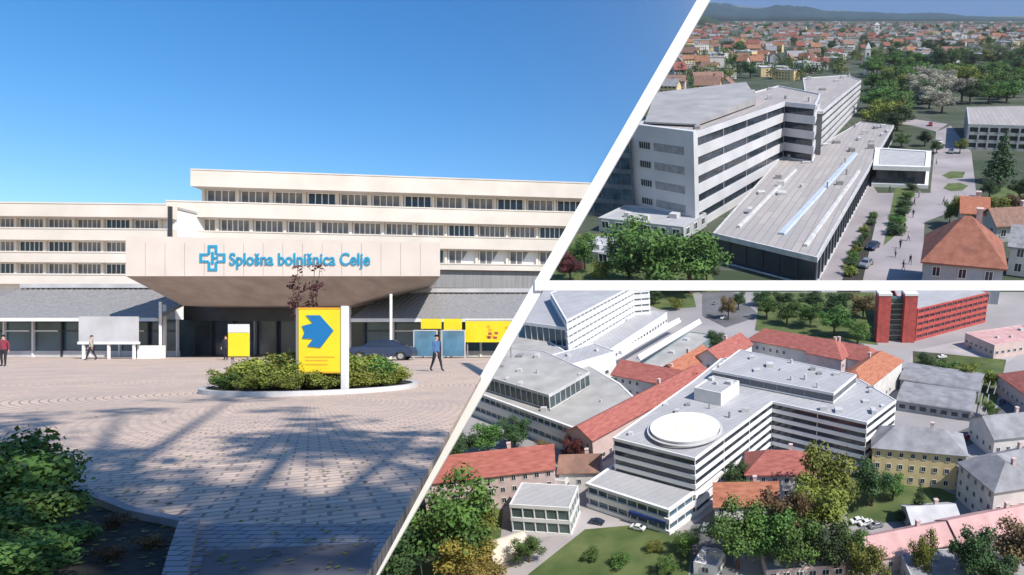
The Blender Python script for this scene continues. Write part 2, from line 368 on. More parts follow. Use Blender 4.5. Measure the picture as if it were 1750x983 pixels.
# ------------------------------------------------------------------ trees
def leaf_cloud(b, blobs, n, size, rng, flat=.8):
    tot = sum(r_[3]**2 for r_ in blobs)
    for (x, y, z, r_) in blobs:
        for _ in range(int(n*r_**2/tot)):
            d = Vector((rng.gauss(0,1), rng.gauss(0,1), rng.gauss(0,1))).normalized(); k = r_*(rng.random()**.33)*(1+.18*rng.gauss(0,1))
            p = Vector((x, y, z))+Vector((d.x*k, d.y*k, d.z*k*flat))
            nn = (d+Vector((rng.gauss(0,.6), rng.gauss(0,.6), rng.gauss(0,.6)+.3))).normalized(); u = nn.orthogonal().normalized(); v = nn.cross(u); a = rng.random()*6.28
            u, v = u*math.cos(a)+v*math.sin(a), v*math.cos(a)-u*math.sin(a); s_ = size*rng.uniform(.6, 1.4)
            b.add([p-u*s_, p-v*s_*.6+u*s_*.1, p+u*s_, p+v*s_*.6], [(0,1,2,3)])
PROTO = {}
def tree_proto(shape, colr, seed=1):
    k = (shape, colr, seed)
    if k in PROTO: return PROTO[k]
    rng = random.Random(hash((len(shape), seed, shape[0] == 'c')) & 9999); t = MB(); c = MB()
    if shape == 'broad':
        t.tube((0,0,0), (.01,0,.34), .035, .022); bl = []
        for i in range(15):
            a = i*2.4+rng.random(); rr = .34*math.sqrt(rng.random()); z = rng.uniform(.30, .86); rr *= 1.15-abs(z-.58)
            bl.append((rr*math.cos(a), rr*math.sin(a), z, rng.uniform(.12, .19)))
            t.tube((.01,0,.26+.1*rng.random()), (rr*math.cos(a), rr*math.sin(a), z), .013, .004, 5)
        bl.append((0,0,.55,.26)); leaf_cloud(c, bl, 5200, .021, rng)
    elif shape == 'loose':
        t.tube((0,0,0), (.01,0,.5), .02, .012); bl = []
        for i in range(26):
            a = rng.random()*6.28; z = rng.uniform(.5, .98); rr = .25*math.sqrt(rng.random())
            bl.append((rr*math.cos(a), rr*math.sin(a), z, rng.uniform(.025, .06))); t.tube((0,0,.3+.4*(z-.3)), (rr*math.cos(a), rr*math.sin(a), z), .006, .002, 5)
        leaf_cloud(c, bl, 1500, .0092, rng)
    elif shape == 'conifer':
        t.tube((0,0,0), (0,0,.9), .03, .005); bl = []
        for i in range(34):
            z = .12+.86*i/34; rr = .2*(1-z)+.01; a = i*2.4
            bl.append((rr*.7*math.cos(a), rr*.7*math.sin(a), z, rr*.62+.012))
        leaf_cloud(c, bl, 2200, .018, rng)
    elif shape == 'shrub':
        bl = []
        for i in range(14):
            a = rng.random()*6.28; rr = .34*math.sqrt(rng.random()); z = rng.uniform(.2, .68)
            bl.append((rr*math.cos(a), rr*math.sin(a), z, rng.uniform(.14, .24))); t.tube((0,0,0), (rr*math.cos(a), rr*math.sin(a), z), .02, .006, 5)
        leaf_cloud(c, bl, 2300, .032, rng)
    elif shape == 'sprig':
        bl = []
        for i in range(16):
            a = rng.random()*6.28; z = rng.uniform(.5, 1); rr = .17*z*math.sqrt(rng.random())
            t.tube((.01*math.cos(a), .01*math.sin(a), 0), (rr*math.cos(a), rr*math.sin(a), z), .006, .002, 5); bl.append((rr*math.cos(a), rr*math.sin(a), z-.02, .05)); bl.append((rr*.8*math.cos(a), rr*.8*math.sin(a), z*.8, .035))
        leaf_cloud(c, bl, 520, .014, rng)
    to = t.build('trunk' if shape not in ('shrub', 'sprig') else 'stem', BARK); co = c.build('crown' if shape not in ('shrub', 'sprig') else 'foliage', LEAF[colr])
    PROTO[k] = (to.data, co.data, to.name.split('.')[0], co.name.split('.')[0]); bpy.data.objects.remove(to); bpy.data.objects.remove(co)
    return PROTO[k]
def tree_at(M, shape, colr, label, group=None, sx=1, h=1, seed=1, name=None, cat=None):
    tm, cm, tn, cn = tree_proto(shape, colr, seed)
    nm = name or dict(broad='broadleaf_tree', loose='tall_tree', conifer='conifer', shrub='shrub', sprig='young_tree')[shape]
    r = root(nm, M @ Matrix.Rotation(random.random()*6.28, 4, 'Z') @ Matrix.Diagonal((h*sx, h*sx, h, 1)), label, cat or ('shrub' if shape == 'shrub' else 'tree'), group)
    for n_, me in ((tn, tm), (cn, cm)):
        o = bpy.data.objects.new(n_, me); COL.objects.link(o); o.parent = r
    return r
def tree(land, px, py, hpx, shape, colr, label, group=None, sx=1, seed=1, **k):
    x, y = land.g(px, py); h = land.hgt(px, py, py-hpx) if hpx < 900 else 1
    return tree_at(land.at(x, y), shape, colr, label, group, sx, h, seed, **k)

# ================================================================== THE PLAZA SIDE
def I(x=0, y=0, z=0, rz=0): return Matrix.Translation((x, y, z)) @ Matrix.Rotation(rz, 4, 'Z')
def banded_facade(name, label, cat, pxa, Ya, pxb, Yb, bands, depth, rows, bay, xoff=None):
    """bands: (z_low, z_high, x_start_offset, stick_out); rows of windows: (z0, z1)"""
    a = Vector(((pxa-CX)/F*Ya, Ya)); c = Vector(((pxb-CX)/F*Yb, Yb)); L = (c-a).length; rz = math.atan2((c-a).y, (c-a).x)
    r = root(name, I(a.x, a.y, 0, rz), label, cat)
    for z0, z1, x0, out in bands:
        b = MB(); b.box(x0, L, -out, .9, z0, z1); b.box(x0, L, -out-.06, -out-.002, z1-.14, z1-.02); b.build('facade_band', CREAM, r)
    b = MB(); b.box(.3, L-.2, .902, depth, 0, bands[0][1]-.3); b.build('wall', WHITE, r)
    b = MB(); b.box(.2, L-.1, .91, depth+.3, bands[0][1]-.28, bands[0][1]-.05); b.build('roof', GROOF, r)
    for z0, z1, xs in rows:
        k = int((L-xs)/bay); 
        for j in range(k):
            x = xs+bay*(j+.5); h = z1-z0-.12
            gm = random.choice((CURT, CURT, GLASS))
            w = add_window(r, x, .86, z0+.05, 0, bay*.80, h, WHITE, gm)
        for j in range(k+1): b = MB(); b.box(xs+bay*j-.13, xs+bay*j+.13, .55, .9, z0, z1); b.build('pier', CREAM, r)
    return r
hb = banded_facade('hospital_block', 'tall cream hospital block with long window rows rising behind the entrance canopy', 'hospital', 335, 75, 1010, 81.8,
    [(17.55, 19.4, 0, 1.0), (14.4, 16.1, -2.6, .5), (11.55, 13.0, -2.6, .3), (9.2, 9.95, -2.6, .3)], 16, [(16.1, 17.55, .4), (13.0, 14.4, -1.6), (9.95, 11.55, -1.6)], 3.35)
b = MB(); b.box(-2.6, 48, .2, .88, 7.2, 9.19); b.build('spandrel', METAL, hb)
lw = banded_facade('hospital_wing', 'lower cream hospital wing with three window rows left of the entrance canopy', 'hospital wing', -90, 69.3, 292, 70.6,
    [(13.55, 14.95, 0, .6), (11.27, 12.5, 0, .3), (9.05, 10.15, 0, .3), (6.9, 7.94, 0, .3)], 14, [(12.5, 13.55, .3), (10.15, 11.27, .3), (7.94, 9.05, .3)], 2.75)
b = MB(); b.box(-1.2, .1, -.2, 3, 6, 16.0); b.build('gap_shade_box', DARK, hb)  # dark box added for the shade in the gap between block and wing
b = MB(); L_ = (Vector(((292-CX)/F*70.6, 70.6))-Vector(((-90-CX)/F*69.3, 69.3))).length; b.box(L_+.01, L_+.34, -.45, -.25, 6.9, 14.7); b.build('shadow_gap_panel', DARK, lw)  # dark panel at the wing's end stands in for a shadowed slot
def low_wing(label, pxa, pxb, Yt, zt, Yb, zb, slab=True):
    x0 = (pxa-CX)/F*Yb; x1 = (pxb-CX)/F*Yb; r = root('low_wing', I((x0+x1)/2, Yb, 0), label, 'entrance wing'); X = (x1-x0)/2; D = Yt-Yb
    b = MB(); k = int(2*X/.45)
    b.add([(-X, 0, zb), (X, 0, zb), (X, D, zt), (-X, D, zt), (-X, .2, zb-.1), (X, .2, zb-.1), (X, D+.2, zt-.1), (-X, D+.2, zt-.1)], [(0,1,2,3),(7,6,5,4),(0,4,5,1),(1,5,6,2),(2,6,7,3),(3,7,4,0)])
    for i in range(k+1):
        x = -X+2*X*i/k; b.add([(x-.025, -.02, zb+.01), (x+.025, -.02, zb+.01), (x+.025, D-.02, zt+.06), (x-.025, D-.02, zt+.06), (x-.025, 0, zb), (x+.025, 0, zb), (x+.025, D, zt), (x-.025, D, zt)], [(0,1,2,3),(0,4,5,1),(1,5,6,2),(3,7,4,0)])
    b.build('sloped_fascia', METAL, r)
    b = MB(); b.box(-X, X, D-.3, D+8, zt+.07, zt+.42); b.build('roof', LGREY, r)
    b = MB(); b.box(-X, X, -.12, .16, zb-.3, zb-.02); b.build('gutter', WHITE, r)
    b = MB(); b.box(-X, X, 2.2, 2.35, .5, zb-.1); b.box(-X, X, 2.4, 8, .0, zb-.1); b.build('shopfront_glass', GLASSB, r)
    b = MB(); b.box(-X, X, 2.1, 2.38, 0, .5); b.build('plinth', LGREY, r)
    n = int(2*X/2.1)
    for i in range(n+1):
        x = -X+2*X*i/n
        b = MB(); b.box(x-.06, x+.06, 2.0, 2.2, 0, zb-.1); b.box(x-.05, min(x+2, X), 2.1, 2.19, 2.1, 2.2); b.build('mullion', WHITE if i % 3 else DARK, r)
    return r
wl = low_wing('glazed ground floor with grey seamed metal fascia at the far left', -90, 268, 62, 5.9, 56, 3.2)
wr = low_wing('glazed ground floor with grey seamed metal fascia right of the canopy', 600, 960, 62, 5.5, 56, 3.15)
# entrance hall, dark behind the canopy
x0 = (270-CX)/F*57; x1 = (600-CX)/F*57
r = root('entrance_hall', I((x0+x1)/2, 57, 0), 'dark glazed entrance hall recessed beneath the canopy', 'entrance'); X = (x1-x0)/2
b = MB(); b.box(-X+.05, X-.05, 3, 9, 0, 4.6); b.build('glass_wall', GLASS, r)
b = MB(); b.box(-X+.05, X-.05, 2.6, 2.98, 3.0, 4.6); b.box(-X+.05, X-.05, 2.6, 2.98, 0, .12); b.build('lintel', DARK, r)
for i in range(9):
    x = -X+.4+(2*X-.8)*i/8; b = MB(); b.box(x-.05, x+.05, 2.7, 2.97, .12, 3.0); b.build('door_frame', DARK if i not in (3, 5) else METAL, r)
for x in (-X+.3, X-.3):
    b = MB(); b.tube((x, .3, 0), (x, .3, 4.3), .14, k=16); b.build('column', WHITE, r, True)
# canopy: a deep cream box on an upturned pyramid of concrete
xl = (215-CX)/F*52; xr = (752-CX)/F*52; xm = (xl+xr)/2; r = root('entrance_canopy', I(xm, 52, 0), 'huge cream cantilevered entrance canopy carrying blue hospital lettering', 'canopy'); canopy = r
X = xr-xm; b = MB()
XB = (735-CX)/F*70-xm
b.add([(-X,0,6.16),(X,0,6.16),(XB,18,6.16),(-X,18,6.16),(-X,0,9.15),(X,0,8.65),(XB,18,8.65),(-X,18,9.15)], [(3,2,1,0),(4,5,6,7),(0,1,5,4),(1,2,6,5),(2,3,7,6),(3,0,4,7)]); b.build('fascia', CANOPYM, r)
b = MB()
for i in range(1, 16):
    x = -X+2*X*i/16; b.box(x-.012, x+.012, -.012, -.001, 6.2, 8.6)
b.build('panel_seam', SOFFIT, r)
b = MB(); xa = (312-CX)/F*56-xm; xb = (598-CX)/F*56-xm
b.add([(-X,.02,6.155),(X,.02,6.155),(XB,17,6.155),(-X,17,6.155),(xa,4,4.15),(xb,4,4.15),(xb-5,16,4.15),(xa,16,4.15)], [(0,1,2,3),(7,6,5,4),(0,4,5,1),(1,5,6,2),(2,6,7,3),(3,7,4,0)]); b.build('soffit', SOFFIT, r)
def text_mesh(txt, size, name, m, parent, loc, ext=.03, sx=1, width=None):
    cu = bpy.data.curves.new(name, 'FONT'); cu.body = txt; cu.size = size; cu.extrude = ext; cu.offset = size*.012
    t = bpy.data.objects.new(name, cu); COL.objects.link(t); bpy.context.view_layer.update()
    me = bpy.data.meshes.new_from_object(t.evaluated_get(bpy.context.evaluated_depsgraph_get())); bpy.data.objects.remove(t)
    me.materials.clear(); me.materials.append(m); xs = [v.co.x for v in me.vertices]; k = (width/(max(xs)-min(xs))) if width else sx; mn = min(xs)
    for v in me.vertices: v.co = Vector(((v.co.x-mn)*k, -v.co.z, v.co.y))
    o = bpy.data.objects.new(name, me); COL.objects.link(o); o.parent = parent; o.location = loc; return o
def cx_(px, Y=52): return (px-CX)/F*Y-xm
text_mesh('Splošna bolnišnica Celje', 1.28, 'lettering', LOGO, r, (cx_(393), -.05, 6.98), width=240/F*52)
b = MB(); lx = cx_(364); lz = 7.5      # rounded cross made of four open lobes
for a in range(4):
    m4 = Matrix.Rotation(a*PI/2, 3, 'Y')
    def q(x, z): v = m4 @ Vector((x, 0, z)); return (v.x+lx, v.z+lz)
    for (xa_, xb_, za, zb_) in ((-.34, .34, .78, .95), (-.34, -.18, .30, .78), (.18, .34, .30, .78)):
        c4 = [q(xa_, za), q(xb_, za), q(xb_, zb_), q(xa_, zb_)]
        b.add([(x, -.07, z) for x, z in c4]+[(x, -.002, z) for x, z in c4], [(3,2,1,0),(0,1,5,4),(1,2,6,5),(2,3,7,6),(3,0,4,7)])
for (xa_, xb_, za, zb_) in ((-.08, .08, -.45, .45), (.085, .4, -.08, .08)): b.box(lx+xa_, lx+xb_, -.07, -.002, lz+za, lz+zb_)
b.build('emblem', LOGO, r)
for o in (hb, lw, wl, wr, canopy): trim_left(o)
# island with its planting
ICX, ICY, IR = -13.5, 22.8, 3.05
def circ(r_, n=48): return [(r_*math.cos(i*2*PI/n), r_*math.sin(i*2*PI/n)) for i in range(n)]
b = MB(); b.ring(circ(IR), circ(IR-.18), 0, .14); o = b.build('kerb', LGREY); o.location = (ICX, ICY, 0); o['kind'] = 'structure'
b = MB(); b.prism(circ(IR-.19), .001, .10); o = b.build('planting_bed', SOIL); o.location = (ICX, ICY, 0); o['kind'] = 'structure'
ISL = []; k = 0
for ring_, n in ((.85, 6), (1.75, 11), (2.42, 15)):
    for i in range(n):
        a = i*2*PI/n+ring_; x = ICX+ring_*math.cos(a); y = ICY+ring_*math.sin(a); hh = {.85: 1.45, 1.75: 1.15, 2.42: .75}[ring_]*random.uniform(.85, 1.15)
        colr = random.choice(('olive', 'lime', 'lime', 'olive', 'green')); k += 1
        ISL.append((1 if y > ICY else 0, ring_ < 2, tree_at(I(x, y, .09), 'shrub', colr, 'shrub', 'shrubs on the round traffic island', 1.3, hh, 1+k % 3)))
ORD = 'first second third fourth fifth sixth seventh eighth ninth tenth eleventh twelfth'.split()
for bk in (0, 1):
    for inn in (False, True):
        L_ = sorted([o for q_, w_, o in ISL if q_ == bk and w_ == inn], key=lambda o: o.location.x/o.location.y)
        for i, o in enumerate(L_): o['label'] = 'leafy shrub on the round island, %s from the left along its %s' % (ORD[i], ('front kerb', 'front middle row', 'rear kerb', 'rear middle row')[bk*2+inn])
tree_at(I((520-CX)/F*23.6, 23.6, .09), 'sprig', 'maroon', 'thin young tree with sparse maroon leaves above the yellow arrow sign', None, 1, 4.15, 2)
# big yellow arrow sign
Y = 21.0; xs = (552-CX)/F*Y; r = root('direction_sign', I(xs, Y, .09), 'large yellow sign with a blue right-pointing arrow on the planted island', 'sign')
b = MB(); b.box(-.70, .56, -.05, .05, .56, 2.42); b.build('panel', YEL, r)
b = MB()
for z0, z1 in ((2.42, 2.47), (.51, .56)): b.box(-.72, .58, -.06, .06, z0, z1)
b.build('panel_frame', ORANGE, r)
ar = [(x-.02, z-.02) for x, z in [(-.42,2.26),(-.01,2.26),(.40,1.80),(.01,1.29),(-.38,1.33),(-.21,1.55),(-.54,1.57),(-.46,1.75),(-.54,1.94),(-.21,2.02)]]
b = MB(); n = len(ar); b.add([(x-.03, -.075, z) for x, z in ar]+[(x-.03, -.052, z) for x, z in ar], [list(range(n))]+[(i, i+n, (i+1)%n+n, (i+1)%n) for i in range(n)]); b.build('arrow', BLUE, r)
b = MB()
for z in (.98, .88, .76): b.box(-.5, .38-.2*(z < .9), -.06, -.052, z, z+.035)
b.build('print_line', ORANGE, r)
b = MB(); b.box(.585, .73, -.09, .09, 0, 2.52); b.build('post', WHITE, r)
b = MB(); b.box(-.78, -.725, -.05, .05, 0, 2.45); b.build('post', METAL, r)
# small yellow panel behind
Y = 30; r = root('information_sign', I((408-CX)/F*Y, Y, 0), 'small yellow sign with a white header left of the arrow sign', 'sign')
b = MB(); b.box(-.42, .42, -.05, .05, .85, 1.85); b.build('panel', YEL, r)
b = MB(); b.box(-.42, .42, -.06, .06, 1.86, 2.22); b.build('header', WHITE, r)
b = MB(); b.box(-.38, -.30, .06, .14, 0, 2.1); b.box(.30, .38, .06, .14, 0, 2.1); b.build('post', METAL, r)
# notice board, yellow shop panels, post, planter
Y = 53; r = root('notice_board', I((186-CX)/F*Y, Y, 0), 'wide pale notice board on short legs before the left glazed wing', 'notice board')
b = MB(); b.box(-2.2, 2.2, -.08, .08, 1.3, 3.2); b.build('panel', LGREY, r); b = MB(); b.box(-2.25, 2.25, -.14, .14, 1.1, 1.3); b.build('shelf', WHITE, r)
for x in (-1.9, 0, 1.9): b = MB(); b.box(x-.07, x+.07, -.07, .07, 0, 1.1); b.build('leg', WHITE, r)
Y = 54; r = root('planter', I((259-CX)/F*Y, Y, 0), 'white square concrete planter at the left foot of the canopy', 'planter')
b = MB(); b.ring([(-.6,-.6),(.6,-.6),(.6,.6),(-.6,.6)], [(-.45,-.45),(.45,-.45),(.45,.45),(-.45,.45)], 0, 1.0); b.build('tub', WHITE, r); b = MB(); b.box(-.45, .45, -.45, .45, .1, .85); b.build('soil', SOIL, r)
for px, Y, zt, lb in ((274, 55, 4.4, 'slim white steel post under the left edge of the canopy'), (668, 53, 4.9, 'slim white steel post right of the entrance canopy')):
    b = MB(); b.tube((0,0,0), (0,0,zt), .1, k=14); b.tube((0,0,0), (0,0,.03), .2, k=14); o = b.build('post', WHITE); o.location = ((px-CX)/F*Y, Y, 0); tag(o, lb, 'post')
for px, w_, y0_, y1_, lb, cl in ((737, 34, 545, 562, 'plain yellow shop sign, first right of the slim white post', YEL), (774, 30, 545, 565, 'plain yellow shop sign between two other yellow signs', YEL), (835, 78, 549, 585, 'wide yellow shop sign with orange print beside the white divider', YEL)):
    Y = 55.3; r = root('shop_sign', I((px-CX)/F*Y, Y, 0), lb, 'sign'); z0 = CH+(CY-y1_)/F*Y; z1 = CH+(CY-y0_)/F*Y; X = w_/F*Y/2
    b = MB(); b.box(-X, X, -.06, .06, z0, z1); b.build('panel', cl, r)
    b = MB(); b.box(-X-.04, X+.04, -.03, .07, z1+.002, z1+.06); b.build('panel_frame', METAL, r)
    if w_ > 50:
        b = MB()
        for i in range(9): x = random.uniform(-.1, .85)*X; z = random.uniform(z0+.2, z1-.4); b.box(x, x+.28, -.075, -.061, z, z+.2, i % 2)
        b.build('print', [ORANGE, BRICK], r); trim_left(r)
    b = MB(); b.box(-X+.05, -X+.13, .08, .16, 0, z1); b.box(X-.13, X-.05, .08, .16, 0, z1); b.build('post', METAL, r)
for px, lb in ((727, 'glass shelter wall with pale frame under the first yellow shop sign'), (775, 'blue glass shelter wall with pale frame under the middle yellow shop sign')):
    Y = 54.6; r = root('glass_shelter', I((px-CX)/F*Y, Y, 0), lb, 'shelter')
    b = MB(); b.box(-.85, .85, -.02, .02, .15, 2.1); b.build('pane', mat('pale_blue_glass', (.10, .22, .32), .15, .3, .8), r)
    b = MB(); b.box(-.92, -.86, -.05, .05, 0, 2.2); b.box(.86, .92, -.05, .05, 0, 2.2); b.box(-.85, .85, -.05, .05, 2.11, 2.2); b.build('frame', LGREY, r)
# cars
def car(M, paint, label, group=None, sc=1):
    r = root('parked_car', M @ Matrix.Scale(sc, 4), label, 'car', group)
    prof = [(-2.1,.32),(-2.12,.75),(-1.95,.92),(-1.25,1.0),(-.55,1.42),(.75,1.46),(1.5,1.02),(2.0,.9),(2.12,.6),(2.08,.3),(1.75,.28),(1.65,.55),(1.35,.68),(1.05,.55),(.95,.28),(-.95,.28),(-1.05,.55),(-1.35,.68),(-1.65,.55),(-1.75,.28)]
    b = MB(); n = len(prof); V = []
    for y, k_ in ((-.84, .94), (-.78, 1), (.78, 1), (.84, .94)):
        for x, z in prof:
            t = .16*max(0, z-.95)/.5; V.append((x*(.985 if abs(y) > .8 else 1), y-(t if y > 0 else -t), z if abs(y) < .8 else .3+(z-.3)*k_))
    b.add(V, [list(range(n)), list(range(3*n, 4*n))[::-1]]+[((i+1)%n+j*n, i+j*n, i+(j+1)*n, (i+1)%n+(j+1)*n) for j in range(3) for i in range(n)]); b.build('body', paint, r)
    b = MB()
    for s_ in (-1, 1):
        for q_ in ([(-1.05,1.02),(-.52,1.33),(.05,1.36),(.05,1.02)], [(.13,1.02),(.13,1.36),(.70,1.36),(1.25,1.02)]):
            b.add([(x, s_*(.85-.16*max(0, z-.95)/.5), z) for x, z in q_], [(0,1,2,3)])
    b.add([(-1.2,-.66,1.04),(-1.2,.66,1.04),(-.6,.6,1.40),(-.6,-.6,1.40)], [(0,1,2,3)]); b.add([(1.46,-.66,1.07),(1.46,.66,1.07),(.80,.6,1.45),(.80,-.6,1.45)], [(0,1,2,3)]); b.build('window', GLASS, r)
    for x in (-1.35, 1.35):
        for s_ in (-1, 1):
            b = MB(); b.tube((x, s_*.66, .31), (x, s_*.88, .31), .31, k=18); w_ = b.build('wheel', RUBBER, r); b = MB(); b.tube((x, s_*.85, .31), (x, s_*.89, .31), .19, k=12); b.build('rim', METAL, w_)
    for s_ in (-1, 1): b = MB(); b.box(-2.14, -2.08, s_*.62-.16, s_*.62+.16, .62, .76); b.build('headlight', LIGHTM, r)
    return r
car1 = car(I((655-CX)/F*50, 50, 0, R(12)), CARB, 'dark navy car parked behind the island, right of the arrow sign')
b = MB(); rg = random.Random(3)
for _ in range(700):
    px = rg.uniform(-20, 640); py = rg.uniform(700, 980); x, y = G.g(px, py)
    if px > divx(py)-14: continue
    a = rg.random()*6.28; q = rg.uniform(.018, .04); u = Vector((math.cos(a), math.sin(a), rg.uniform(-.2, .2)))*q; v = Vector((-math.sin(a), math.cos(a), rg.uniform(-.2, .2)))*q*.6; c = Vector((x, y, .022+.012*rg.random()))
    b.add([c-u, c-v, c+u, c+v], [(0,1,2,3)], rg.randrange(3))
o = b.build('fallen_leaves', [LEAF['brown'], LEAF['yellow'], LEAF['olive']]); tag(o, 'scattered small fallen leaves on the shaded paving', 'leaves', None, 'stuff')
# people
def person(M, label, top, leg, hair, stride=.25, sc=1, group=None, bag=None):
    V = []; E = []; Rr = []
    def v(p, r_, par=None):
        V.append(p); Rr.append(r_); i = len(V)-1
        if par is not None: E.append((par, i))
        return i
    pe = v((0,0,.96), (.16,.12)); sp = v((0,.0,1.16), (.14,.10), pe); ch = v((0,0,1.36), (.17,.11), sp); nk = v((0,0,1.50), (.055,.055), ch); hd = v((0,-.01,1.60), (.085,.10), nk); tp = v((0,0,1.70), (.075,.09), hd); v((0,-.12,1.61), (.018,.018), hd)
    for s_ in (-1, 1):
        st = stride*s_
        sh = v((.17*s_,0,1.42), (.06,.06), ch); el = v((.23*s_,.02+st*.3,1.16), (.043,.043), sh); wr_ = v((.24*s_,-.06+st*.8,.93), (.028,.028), el); pa = v((.24*s_,-.08+st*.9,.86), (.032,.018), wr_)
        for f in range(4): k_ = v((.24*s_,-.115+st*.9+f*.022,.80), (.009,.009), pa); v((.235*s_,-.12+st*.9+f*.022,.765+.008*(f == 0)), (.008,.008), k_)
        t_ = v((.225*s_,-.125+st*.9,.845), (.010,.010), pa); v((.22*s_,-.14+st*.9,.81), (.008,.008), t_)
        hp = v((.09*s_,0,.90), (.10,.10), pe); kn = v((.10*s_,-.03-st*.5,.50), (.065,.065), hp); an = v((.10*s_,.02-st*1.05,.09+.03*(st < 0)), (.042,.042), kn); v((.11*s_,-.13-st*1.05,.045), (.038,.032), an)
    me = bpy.data.meshes.new('person'); me.from_pydata(V, E, []); o = bpy.data.objects.new('body', me); COL.objects.link(o)
    md = o.modifiers.new('skin', 'SKIN'); md.use_smooth_shade = True
    for i, sv in enumerate(me.skin_vertices[0].data): sv.radius = Rr[i]; sv.use_root = (i == 0)
    o.modifiers.new('sub', 'SUBSURF').levels = 1; bpy.context.view_layer.update()
    m2 = bpy.data.meshes.new_from_object(o.evaluated_get(bpy.context.evaluated_depsgraph_get())); bpy.data.objects.remove(o)
    m2.materials.clear()
    for mm in (SKIN, top, leg, RUBBER): m2.materials.append(mm)
    for p in m2.polygons:
        c = p.center; p.material_index = 3 if c.z < .1 else 0 if (c.z > 1.49 or (abs(c.x) > .2 and c.z < .93 and c.z > .7)) else 1 if (c.z > .95 or (abs(c.x) > .19 and c.z > .9)) else 2
    r = root('person', M @ Matrix.Scale(sc, 4), label, 'person', group); bo = bpy.data.objects.new('body', m2); COL.objects.link(bo); bo.parent = r
    b = MB(); n = 12
    for j in range(5):
        for i in range(n): a = i*2*PI/n; ph = j*PI/9.5; b.v.append((.098*math.sin(ph+.15)*math.cos(a), .015+.115*math.sin(ph+.15)*math.sin(a), 1.66+.13*math.cos(ph+.05)))
    for j in range(4):
        for i in range(n):
            if not (j > 1 and 7 <= i <= 10): b.f.append([j*n+i, j*n+(i+1)%n, (j+1)*n+(i+1)%n, (j+1)*n+i]); b.m.append(0)
    b.f.append(list(range(n))); b.m.append(0); b.build('hair', hair, r, True)
    return r
CLB = mat('cloth_blue', (.06, .14, .30), .9); CLD = mat('cloth_dark', (.02, .02, .03), .9); CLM = mat('cloth_maroon', (.20, .03, .05), .9); CLG = mat('cloth_beige', (.45, .38, .30), .9); HAIRD = mat('hair_dark', (.03, .02, .015), .8); CLW = mat('cloth_white', (.6, .6, .6), .9)
person(I((746-CX)/F*34, 34, 0, R(60)), 'person in a blue top and dark trousers walking right of the island', CLB, CLD, HAIRD, .28)
person(I((6-CX)/F*40, 40, 0, R(20)), 'person in a maroon jacket standing at the left edge of the plaza', CLM, CLD, HAIRD, .06)
person(I((156-CX)/F*50, 50, 0, R(-70)), 'person in a beige coat walking in front of the pale notice board', CLG, CLD, HAIRD, .25)
person(I((386-CX)/F*50, 50, 0, R(10)), 'person in dark clothes standing beside the small yellow sign', CLD, CLD, HAIRD, .05)
# bottom left: hedge, bed, kerb, path
def gp(*pts): return [G.g(x, y) for x, y in pts]
def flat(name, pts, z, m): b = MB(); b.add([(x, y, z) for x, y in ccw(gp(*pts))], [list(range(len(pts)))]); o = b.build(name, m); o['kind'] = 'structure'; clip(o, EYE, -PLAZA_N); return o
def strip(name, pts, wd, h, m):
    q = [Vector(p) for p in gp(*pts)]; l = []; r_ = []
    for i, p in enumerate(q):
        d = (q[min(i+1, len(q)-1)]-q[max(i-1, 0)]).normalized(); nn = Vector((-d.y, d.x)); l.append(p+nn*wd/2); r_.append(p-nn*wd/2)
    b = MB(); n = len(q); b.add([(v.x, v.y, 0.0) for v in l]+[(v.x, v.y, h) for v in l]+[(v.x, v.y, h) for v in r_]+[(v.x, v.y, 0.0) for v in r_],
        [(i+k_*n, i+1+k_*n, i+1+(k_+1)*n, i+(k_+1)*n) for k_ in range(3) for i in range(n-1)]+[(0, n, 2*n, 3*n), (n-1, 4*n-1, 3*n-1, 2*n-1)]); o = b.build(name, m); o['kind'] = 'structure'; return o
flat('planting_bed', [(-260, 815), (120, 838), (225, 882), (318, 905), (300, 1000), (280, 1200), (-900, 1200)], .012, SOIL)
strip('kerb', [(-260, 812), (60, 826), (130, 845), (225, 884), (325, 905)], .09, .08, GREY)
flat('path', [(325, 897), (700, 897), (640, 1250), (200, 1250)], .008, PATHB)
flat('path', [(352, 945), (640, 930), (575, 1250), (250, 1250)], .016, mat('worn_paving', (.13, .12, .13), .9, .3, .8))
strip('kerb', [(325, 897), (308, 960), (290, 1040)], .14, .09, PATHB)
for i, (px, Y, h, wx, c, lb) in enumerate(((5, 6.9, .92, 1.1, 'green', 'tall green shrub at the lower left edge, at the back of the hedge'), (62, 6.6, .78, .95, 'green', 'green shrub with its top nearest the paving on the right of the hedge'),
        (-40, 6.0, .9, 1.4, 'dark', 'dark shrub cut by the left edge of the picture'), (30, 5.5, .62, 1.4, 'green', 'bright green shrub in the middle of the lower left hedge'), (60, 5.0, .45, 1.5, 'green', 'low bright shrub at the foot of the lower left hedge'), (-10, 5.9, .95, 1.1, 'green', 'full green shrub second row from the back at the left edge'), (75, 5.7, .62, 1.0, 'green', 'rounded green shrub bordering the bare soil'), (20, 4.7, .5, 1.7, 'green', 'bright green shrub at the very bottom of the left edge'), (140, 5.7, .22, 1.3, 'dark', 'small dark shrub spreading on the soil right of the hedge'))):
    tree_at(I((px-CX)/F*Y, Y, 0), 'shrub', c, lb, None, wx, h, 4+i)
for i, (px, py, lb) in enumerate(((200, 905, 'small dry plant nearest the kerb in the lower left bed'), (250, 940, 'small dry plant midway in the lower left bed'), (185, 960, 'small dry plant at the bottom of the lower left bed'))):
    x, y = G.g(px, py); tree_at(I(x, y, 0), 'shrub', 'brown', lb, None, 1.6, .16, 7)
